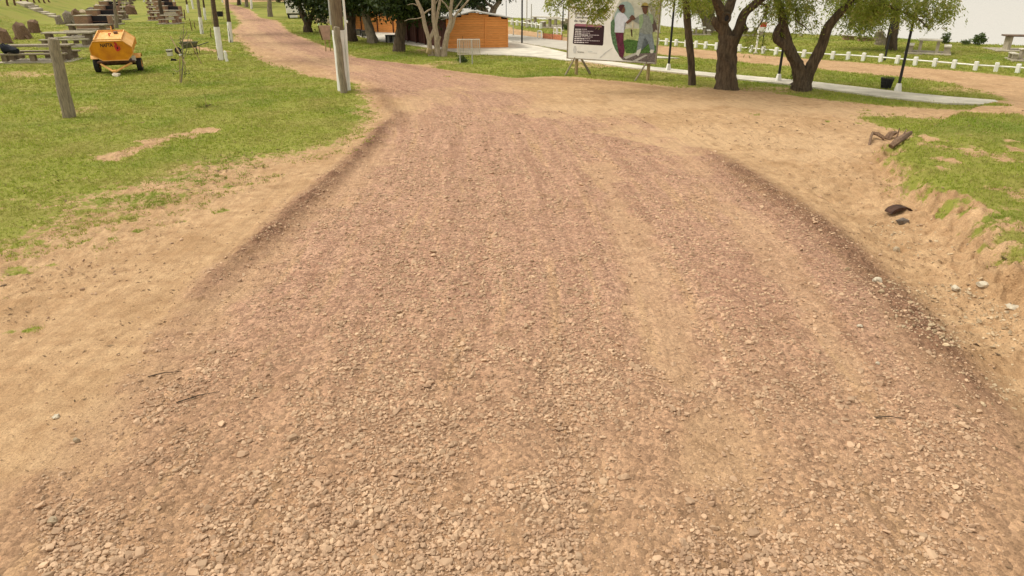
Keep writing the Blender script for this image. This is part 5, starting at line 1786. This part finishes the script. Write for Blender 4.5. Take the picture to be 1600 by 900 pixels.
mb = MB(); mb.tube([(.02, 0, -.2), pr(533.5, 95), pr(528, 45), pr(523.5, -4), (pr(523.5, -4)[0] - .15, 0, 9)], [.24, .22, .215, .21, .15], 16, True, .02, 2); mb.build('shaft', M['pole_wood'], pole, True)
mb = MB(); mb.tube([(.02, 0, -.15), pr(536, 118), pr(533.2, 90), pr(528.4, 47)], [.255, .245, .24, .235], 18, True, .01, 2); mb.build('painted_foot', M['whitewash'], pole, True)
mb = MB(); mb.tube([pr(546, 141, -.12), pr(542, 80, -.12), pr(540, 40, -.12), pr(536, -4, -.12)], .045, 9); mb.tube([pr(541.3, 34, -.12), pr(543, 34, -.12)], .05, 7); mb.build('white_pipe', M['white_paint'], pole, True)
mb = MB(); mb.tube([pr(517.5, 39, -.05), pr(515.5, 15, -.05), pr(513.5, -6, -.05)], .045, 9); mb.build('grey_pipe', M['grey_pipe'], pole, True)
leaning_post(537.5, 145, (525.5, 42), .135, .12, 'mossy rough post leaning against the white foot of the utility pole', 'old_wood', seed=8)
# litter bin
bq = at(512, 80)
bin_ = empty('litter_bin', bq, R(12), 'tapered pinkish litter bin on two wooden legs beside the utility pole', 'litter bin')
m_ = 1 / ppm(bq.y)
zt_ = (pl(512, 40, bq.y) - bq).z; zb_ = (pl(512, 62, bq.y) - bq).z
mb = MB()
top = [(-.33, -.22), (.30, -.22), (.30, .24), (-.33, .24)]; bot = [(-.17, -.14), (.22, -.14), (.22, .14), (-.17, .14)]
vs = [(x, y, zt_) for x, y in top] + [(x, y, zb_) for x, y in bot] + [(x * .9, y * .9, zt_) for x, y in top] + [(x * .9, y * .9, zb_ + .04) for x, y in bot]
fs = []
for i in range(4):
    j = (i + 1) % 4
    fs += [(i, j, 4 + j, 4 + i), (8 + j, 8 + i, 12 + i, 12 + j), (j, i, 8 + i, 8 + j)]
fs += [(4, 5, 6, 7), (12, 13, 14, 15)]
mb.add(vs, fs); body = mb.build('body', M['pink_board'], bin_)
mb = MB(); mb.box((-.30, -.12, (zt_ + zb_) / 2), (.06, .05, zt_ - zb_ + .05), 0, 0, R(-12)); mb.build('side_board', M['rust'], bin_)
for x in (-.08, .14):
    mb = MB(); mb.tube([(x * 1.3, 0, -.1), (x, 0, zb_ + .04)], .035, 7); mb.build('leg', M['stake'], bin_)
mb = MB(); mb.box((-.34, -.2, zt_ + .06), (.1, .08, .14), .3, .3, .4, bev=.03); mb.build('bag_edge', simple('pale_green_plastic', (.45, .62, .35), .5, .1, 5), bin_)
leaning_post(354.5, 96, (351.5, 80), .075, .07, 'short white stake beside the nearest whitewashed trunk', 'whitewash', 'white_stake', 'stake', seed=2)
leaning_post(289, 31, (287.5, 15), .06, .05, 'dark short post left of a far whitewashed trunk', 'rust', seed=3)

# wire guard around a sapling
g0, g1_ = at(717, 99), at(748, 98)
gq = at(738, 100)
guard = empty('sapling_guard', gq, R(4), 'wire mesh guard panel on a thin post around a sapling', 'plant guard')
gz0 = (pl(738, 85, gq.y) - gq).z; gz1 = (pl(738, 62, gq.y) - gq).z
wl0 = (716 - 738) / ppm(gq.y); wl1 = (750 - 738) / ppm(gq.y)
mb = MB()
for k_ in range(13):
    x = wl0 + (wl1 - wl0) * k_ / 12
    mb.tube([(x, 0, gz0), (x, 0, gz1)], .011, 4)
    mb.tube([(x, .5, gz0), (x, .5, gz1)], .009, 4)
for k_ in range(9):
    z = gz0 + (gz1 - gz0) * k_ / 8
    for yy in (0, .5):
        mb.tube([(wl0, yy, z), (wl1, yy, z)], .009, 4)
    mb.tube([(wl0, 0, z), (wl0, .5, z)], .009, 4); mb.tube([(wl1, 0, z), (wl1, .5, z)], .009, 4)
mb.build('mesh', M['mesh_wire'], guard)
mb = MB()
for x in (wl0, wl1):
    mb.tube([(x, 0, gz0), (x, 0, gz1)], .022, 6)
for z in (gz0, gz1):
    mb.tube([(wl0, 0, z), (wl1, 0, z)], .022, 6)
mb.build('frame', M['mesh_wire'], guard)
mb = MB(); mb.tube([(0, -.03, -.1), (0, -.03, gz1)], .03, 7); mb.build('post', M['grey_pipe'], guard, True)
mb = MB(); mb.tube([(wl0 + .1, .5, -.1), (wl0 + .1, .5, gz1)], .03, 7); mb.build('post', M['grey_pipe'], guard, True)
q = at(722, 97)
t_ = shrub(722, 97, .55, .45, 'dark green sapling growing inside the wire guard', 260, .06)
mb = MB(); mb.tube([(.05, 0, .2), (.1, 0, .9), (.05, 0, 1.25)], [.02, .015, .008], 5); mb.build('stem', M['bark'], t_)

# ------------------------------------------------------------------ litter basket on the right
q = at(1383.5, 139)
bk = empty('litter_basket', q, R(10), 'black wire litter basket on the grass beside the right lamp post', 'litter basket')
mb = MB()
for k_ in range(22):
    a = k_ / 22 * 2 * math.pi
    mb.tube([(.17 * math.cos(a), .17 * math.sin(a), .04), (.23 * math.cos(a), .23 * math.sin(a), .42)], .012, 4)
for z, r in ((.06, .172), (.18, .19), (.30, .21), (.42, .23)):
    mb.tube([(r * math.cos(a), r * math.sin(a), z) for a in np.linspace(0, 2 * math.pi, 21)], .014, 5, False)
mb.build('cage', M['black_metal'], bk)
mb = MB(); mb.lathe([(.001, .04), (.155, .04), (.20, .36)], 16); mb.build('liner', M['dark_mesh'], bk)

# ------------------------------------------------------------------ things on the left lawn
q = at(66, 96)
tb = next(o for o in bpy.data.objects if o.get('label', '').startswith('weathered picnic table nearest'))
bgp = tb.matrix_basis @ Vector((-.98, -.79, .48))
bagr = empty('bag', bgp, R(-6), 'dark stuffed bag lying on the bench of the nearest picnic table', 'bag')
mb = MB()
limb(mb, [(-.32, 0, .22), (-.18, 0, .24), (.02, 0, .2), (.25, 0, .15), (.40, 0, .13)], .24, .12, 14, .12, 5, 4)
mb.build('body', M['bag'], bagr, True)
mb = MB(); mb.tube([(-.3, -.1, .38), (-.2, -.16, .52), (-.05, -.12, .42)], .02, 6); mb.build('strap', M['bag'], bagr, True)
# wheelbarrow
q = at(297, 84.5)
wbx = empty('wheelbarrow', q, R(8), 'dull green wheelbarrow standing behind the staked sapling', 'wheelbarrow')
mb = MB()
t0 = [(-.42, -.34), (.48, -.34), (.48, .34), (-.42, .34)]; b0 = [(-.22, -.22), (.34, -.22), (.34, .22), (-.22, .22)]
vs = [(x, y, .66) for x, y in t0] + [(x, y, .36) for x, y in b0] + [(x * .94, y * .94, .66) for x, y in t0] + [(x * .94, y * .94, .39) for x, y in b0]
mb.add(vs, fs); mb.build('tray', M['barrow'], wbx)
mb = MB(); mb.lathe([(.10, -.035), (.17, -.045), (.195, 0), (.17, .045), (.10, .035)], 18, (-.62, 0, .2), 'Y'); wh = mb.build('wheel', M['rubber'], wbx, True)
mb = MB(); mb.lathe([(.10, -.03), (.02, -.05), (.001, -.05)], 10, (-.62, 0, .2), 'Y'); mb.build('rim', M['rust'], wh); mb = MB(); mb.lathe([(.10, .03), (.02, .05), (.001, .05)], 10, (-.62, 0, .2), 'Y'); mb.build('rim', M['rust'], wh)
for s in (-1, 1):
    mb = MB(); mb.tube([(-.62, s * .08, .2), (-.2, s * .2, .34), (.4, s * .24, .42), (1.05, s * .28, .62)], .02, 7); hd = mb.build('handle', M['black_metal'], wbx, True)
    mb = MB(); mb.tube([(.3, s * .22, .4), (.36, s * .24, 0), (.46, s * .24, 0), (.5, s * .24, .43)], .018, 6); mb.build('leg', M['black_metal'], wbx, True)
q = at(266, 87)
bkt = empty('bucket', q, R(0), 'white plastic bucket on the grass left of the wheelbarrow', 'bucket')
mb = MB(); mb.lathe([(.001, 0), (.14, 0), (.17, .32), (.18, .33), (.16, .33), (.13, .02), (.001, .02)], 20); mb.build('body', M['bucket'], bkt, True)
mb = MB(); mb.lathe([(.166, .22), (.172, .22), (.176, .26), (.168, .26)], 20); mb.build('band', M['ink'], bkt)
mb = MB(); mb.tube([(-.18, 0, .3), (-.16, -.12, .24), (0, -.2, .2), (.16, -.12, .24), (.18, 0, .3)], .008, 5); mb.build('handle', M['rust'], bkt, True)
# sapling with stakes
q = at(282, 129)
sap = empty('sapling', q, 0, 'thin leafless sapling tied between slanting stakes on the left lawn', 'sapling')
def sp(px, py, dy=0): return tuple(pl(px, py, q.y + dy) - q)
mb = MB()
mb.tube([(0, 0, -.1), sp(286, 100), sp(285, 70), sp(287, 45), sp(286, 37)], [.03, .025, .02, .012, .006], 6)
for P in ([(286, 95), (291, 80), (294, 60), (297, 52)], [(285, 75), (281, 62), (285, 45)], [(286, 62), (292, 50), (289, 44)], [(288, 100), (291, 110), (284, 122)], [(285, 85), (279, 78), (276, 70)], [(286, 108), (276, 112), (271, 108)], [(287, 70), (296, 66), (299, 60)]):
    mb.tube([sp(a, c, .1 * math.sin(a)) for a, c in P], [.012] * (len(P) - 1) + [.005], 5)
mb.build('stem', M['grey_bark'], sap)
mb = MB(); mb.tube([sp(281.5, 130), sp(281, 100), sp(281, 82)], .022, 6); mb.build('stake', M['stake'], sap)
mb = MB(); mb.tube([sp(266, 57, .5), sp(290, 100, -.1)], .025, 6); mb.build('stake', M['stake'], sap)
mb = MB(); mb.tube([sp(297, 65, .4), sp(315, 100, .5)], .02, 6); mb.build('stake', M['stake'], sap)
lv = leaf_cloud([(Vector(sp(285, 118)), (.45, .3, .18)), (Vector(sp(288, 75)), (.35, .25, .5))], 110, .05, TR, .1)
link('leaves', np_mesh('leaves', lv, np.arange(len(lv)).reshape(-1, 4)), M['twig_leaf'], sap)
MB().tube([sp(280, 86), sp(284, 86)], .035, 7).build('tie', M['whitewash'], sap)
q = at(272, 95)
sh = empty('spade_head', q, R(20), 'small black spade blade lying by the staked sapling', 'spade')
mb = MB(); mb.prism([(-.16, .0), (-.12, .12), (.1, .09), (.14, .0), (.05, -.03)], -.02, .02); mb.build('blade', M['ink'], sh)
mb = MB(); mb.tube([(.1, 0, .06), (.5, .05, .05)], .016, 6); mb.build('handle', M['stake'], sh)
shrub(322, 167, .7, .13, 'small green weed with an upright dry stalk on the left lawn', 150, .05, mat='leaf_light')
q = at(322, 167); mb = MB(); mb.tube([(0, 0, 0), (.02, 0, .3), (-.02, 0, .5)], [.008, .006, .003], 5)
o = mb.build('dry_stalk', M['stake']); o.location = q; tag(o, 'thin upright dry stalk standing in the small green weed', 'stalk')
# stakes around young plants farther back
for px, py, top, lab in ((300, 48, (296, 29), 'thin dark leaning stick left of the brown whitewashed trunk'), (305, 45, (303, 33), 'short pale stick right of the dark leaning stick'), (329.5, 59, (329, 44), 'thin dark stick left of the nearest whitewashed trunk'),
                         (332, 38, (330, 17), 'thin pale stick behind the nearest whitewashed trunk')):
    leaning_post(px, py, top, .035, .025, lab, 'rust' if 'dark' in lab else 'stake', 'garden_stake', 'stake', seed=px)
mbq = at(345, 30)
bi = empty('hanging_bin', mbq, 0, 'small black round bin on thin posts between the two nearest whitewashed trunks', 'litter bin')
mb = MB(); mb.lathe([(.001, .25), (.26, .25), (.32, .75), (.30, .75), (.24, .3), (.001, .3)], 16); mb.build('body', M['ink'], bi, True)
for s in (-1, 1):
    mb = MB(); mb.tube([(s * .34, 0, -.05), (s * .34, 0, .9)], .03, 6); mb.build('post', M['stake'], bi)

# stumps, logs, rocks along the foot of the embankment
def stump(px, py, wpx, hpx, label, mat='log', lean=0.0, seed=1, cut=.2):
    q = at(px, py)
    m1 = 1 / ppm(q.y)
    r0 = wpx * m1 / 2; h = hpx * m1 / .93
    o = empty('tree_stump', q, 0, label, 'tree stump', 'stumps along the embankment')
    mb = MB()
    mb.tube([(0, 0, -.2), (lean * .2, 0, h * .15), (lean * .5, 0, h * .5), (lean, 0, h * .9), (lean * 1.1, cut, h)], [r0 * 1.1, r0 * 1.0, r0 * .93, r0 * .88, r0 * .7], 14, True, .28, seed)
    mb.build('wood', M[mat], o, True)
    mb = MB()
    for k_ in range(4):
        a = k_ * 1.7 + seed
        mb.tube([(math.cos(a) * r0 * .7, math.sin(a) * r0 * .7, h * .25), (math.cos(a) * r0 * 1.35, math.sin(a) * r0 * 1.35, -.05)], [r0 * .28, r0 * .12], 7, True, .2, seed)
    mb.build('root', M[mat], o, True)
stump(10, 68, 17, 16, 'grey brown stump leftmost at the foot of the embankment', 'log', -.1, 3)
stump(38, 61, 22, 17, 'broad split stump behind the weathered picnic table', 'log', -.15, 4)
stump(54, 51, 15, 14, 'dark upright stump right of the broad split one', 'log', .1, 5)
stump(95, 38, 11, 9, 'low blackened stump beside the pale grey root stump', 'grey_log', -.1, 6)
stump(110, 37, 15, 13, 'pale grey root stump with spreading roots', 'grey_log', -.1, 7)
stump(118, 30, 13, 10, 'reddish broken stump just behind the pale grey root stump', 'log', .15, 8)
stump(205, 22.5, 14, 10, 'dark charred stump alone right of the first row of tables', 'log', .05, 9)
def rock(px, py, wpx, hpx, label, mat, seed, group=None, dpx=None, name='stone', sub=True):
    q = at(px, py)
    m1 = 1 / ppm(q.y, q.z)
    mb = MB(); w_, h_ = wpx * m1 / 2, hpx * m1 / .95
    rr = random.Random(seed)
    rock_mesh(mb, (0, 0, h_ * .3), (w_, (dpx or wpx * .8) * m1 / 2, h_ * .7), rr, 22)
    for v in range(3):
        rock_mesh(mb, (rr.uniform(-.5, .5) * w_, rr.uniform(-.3, .3) * w_, h_ * .25), (w_ * .6, w_ * .5, h_ * .6), rr, 16)
    o = mb.build(name, M[mat]); o.location = q
    return tag(o, label, 'stone', group)
g5 = 'rocks along the embankment'
rock(131, 22, 20, 7, 'flat grey rock behind the reddish broken stump', 'rock', 1, g5)
rock(142, 17, 15, 6, 'dark brown rock pile beyond the flat grey rock', 'dark_rock', 2, g5)
rock(153, 12, 13, 6, 'grey rock between the dark rock pile and the large pale heap', 'rock', 3, g5)
rock(170, 8, 18, 9, 'large pale rock heap near the far end of the embankment', 'white_rock', 4, g5)
# stone steps down the embankment
def slabstep(px, py, w_, d_, h_, rz, label, mat='concrete'):
    q = at(px, py)
    o = tag(MB().box((0, 0, h_ * .3), (w_, d_, h_), 0, R(3), R(4), bev=.03).build('stone_slab', M[mat]), label, 'stone slab', 'slabs on the embankment steps')
    o.location = q; o.rotation_euler = (0, 0, rz)
slabstep(40, 10, 2.4, 1.0, .5, R(-38), 'long pale slab at the top of the embankment steps')
slabstep(50, 14, 1.4, 1.0, .45, R(-38), 'second slab of the embankment steps with a dark side')
slabstep(57, 17.5, 1.1, .9, .4, R(-30), 'small slab ending the upper flight of embankment steps')
slabstep(68, 21.5, 1.0, .7, .3, R(-15), 'upper one of the three loose slabs below the steps')
slabstep(77, 24.5, 1.2, .7, .3, R(-15), 'middle one of the three loose slabs below the steps')
slabstep(84, 27.5, .9, .6, .25, R(-15), 'lowest one of the three loose slabs below the steps')
# posts along the top of the embankment
labs = ['leftmost dark post on top of the embankment', 'second dark post from the left on the embankment', 'dark post directly above the long pale slab', 'dark post above the second slab of the steps', 'dark post right of the embankment steps',
        'sixth dark post from the left on the embankment', 'far thin post near the end of the embankment row', 'farthest thin post of the embankment row']
for i, (px, py) in enumerate(((12, 9), (23.5, 8.5), (34, 6), (44, 5), (54, 5), (62, 4.5), (70, 5), (77.5, 4))):
    leaning_post(px, py, (px - 3.5, -9 + i), .10, .08, labs[i], 'rust', 'fence_post', 'fence post', seed=i)
# white box trailer, stone heap
q = at(461, 29)
wt = empty('box_trailer', q, R(6), 'white box trailer behind the dark V-shaped tree', 'trailer')
m1 = 1 / ppm(q.y)
mb = MB(); mb.box((0, 1.0, .5 + 1.0), (24 * m1, 2.2, 2.0), bev=.05); mb.build('body', M['whitewash'], wt)
mb = MB(); mb.box((0, 1.0, .42), (23 * m1, 2.0, .14)); mb.build('chassis', M['black_metal'], wt)
for s in (-1, 1):
    mb = MB(); mb.lathe([(.12, -.1), (.28, -.1), (.31, 0), (.28, .1), (.12, .1), (.001, .08)], 16, (s * 9 * m1, .2, .3), 'X'); mb.build('wheel', M['rubber'], wt, True)
mb = MB(); mb.box((-.1, -.12, .22), (12 * m1, .04, .24)); mb.build('bumper', M['whitewash'], wt)
for px, py, w_, h_, lab, mt in ((497, 36, 12, 11, 'left rock of the brownish heap behind the utility pole', 'rock'), (506, 36, 13, 14, 'tallest rock of the brownish heap behind the utility pole', 'dark_rock'), (514, 37, 9, 9, 'right rock of the brownish heap behind the utility pole', 'rock')):
    rock(px, py, w_, h_, lab, mt, px, 'rocks in the heap behind the utility pole')

# ------------------------------------------------------------------ debris on the right verge
q = at(1398, 236)
root = empty('uprooted_stump', at(1393, 222), 0, 'broken brown roots of an uprooted stump on the bare right verge', 'tree root')
b = at(1393, 222)
def dp(px, py, z=0.0, dy=0.0):
    v = at(px, py); return (v.x - b.x, v.y - b.y + dy, v.z - b.z + z)
def root_piece(name, P, r):
    m = MB(); m.tube(P, r, 9, True, .25, len(P)); m.build(name, M['log'], root, True)
root_piece('thick_root', [dp(1391, 233, .06), dp(1400, 228, .10), dp(1410, 222, .13), dp(1420, 217, .16)], [.07, .085, .08, .06])
root_piece('side_root', [dp(1358, 228, -.02), dp(1360, 219, .10), dp(1362, 216, .14)], [.03, .03, .035])
root_piece('side_root', [dp(1361, 215, .13), dp(1370, 217, .13), dp(1382, 219, .04)], [.035, .05, .045])
root_piece('thin_root', [dp(1399, 222, -.02), dp(1400, 221, .15), dp(1401, 221, .36)], [.035, .025, .01])
root_piece('thin_root', [dp(1402, 223, .02), dp(1409, 219, .12), dp(1414, 213, .2)], [.03, .022, .01])
root_piece('root_stub', [dp(1386, 218, .0), dp(1391, 215, .10), dp(1398, 214, .12)], [.09, .075, .05])
q = at(1404, 331)
ty = empty('bark_piece', q, R(12), 'curved dark bark piece lying in the gully on the right', 'bark piece')
mb = MB()
N_ = 9
vo, vi = [], []
for i in range(N_):
    a = math.pi * (1 - i / (N_ - 1))
    vo.append((.235 * math.cos(a), .12 * math.sin(a) + .0)); vi.append((.19 * math.cos(a) + .03, .065 * math.sin(a)))
mb.prism(vo + vi[::-1], -.1, .1)
mb.build('shell', simple('dark_bark_piece', (.065, .032, .02), .8, .5, 12), ty)
rock(1409, 348, 22, 8, 'dark grey flat stone in the gully below the curved bark piece', 'dark_rock', 21)
rock(1371, 441, 18, 9, 'white stone on the edge of the dark gravel ridge at right', 'white_rock', 22)
rock(1371, 441 + 128, 8, 5, 'small white stone below the larger one on the right ridge', 'white_rock', 23)
rock(88, 652, 15, 6, 'small white stone on the bare sand at left', 'white_rock', 24)
rock(84, 816, 18, 12, 'tan stone alone on the left road edge near the camera', 'rock', 25)
rock(120, 690, 12, 8, 'brownish stone on the sandy track at left', 'rock', 26)
rock(1343, 511, 10, 5, 'small pale stone below the white one on the gravel ridge', 'white_rock', 27)
rock(1580, 482, 30, 9, 'largest whitish slab of rubble at the right edge', 'white_rock', 28)
rock(1535, 447, 22, 8, 'whitish flat stone left of the largest rubble slab', 'white_rock', 29)
rock(1492, 452, 18, 7, 'pale broken stone in the middle of the gully rubble', 'white_rock', 30)
rock(1400, 392, 14, 7, 'grey brown stone in the gully under the curved bark piece', 'rock', 31)
# twigs lying about
for i, (px, py, ln, an, lab) in enumerate(((258, 586, .34, .3, 'thin dark twig on the left gravel edge'), (310, 622, .42, .5, 'longer dark twig on the left gravel near the sand'),                                            (1390, 655, .3, -.1, 'dark twig at the lower end of the gully'))):
    q = at(px, py)
    mb = MB(); c_, s_ = math.cos(an), math.sin(an)
    mb.tube([(-ln / 2 * c_, -ln / 2 * s_, .012), (0, .015, .025), (ln / 2 * c_, ln / 2 * s_, .014)], [.007, .006, .003], 6)
    o = mb.build('twig', M['bark']); o.location = q
    tag(o, lab, 'twig')
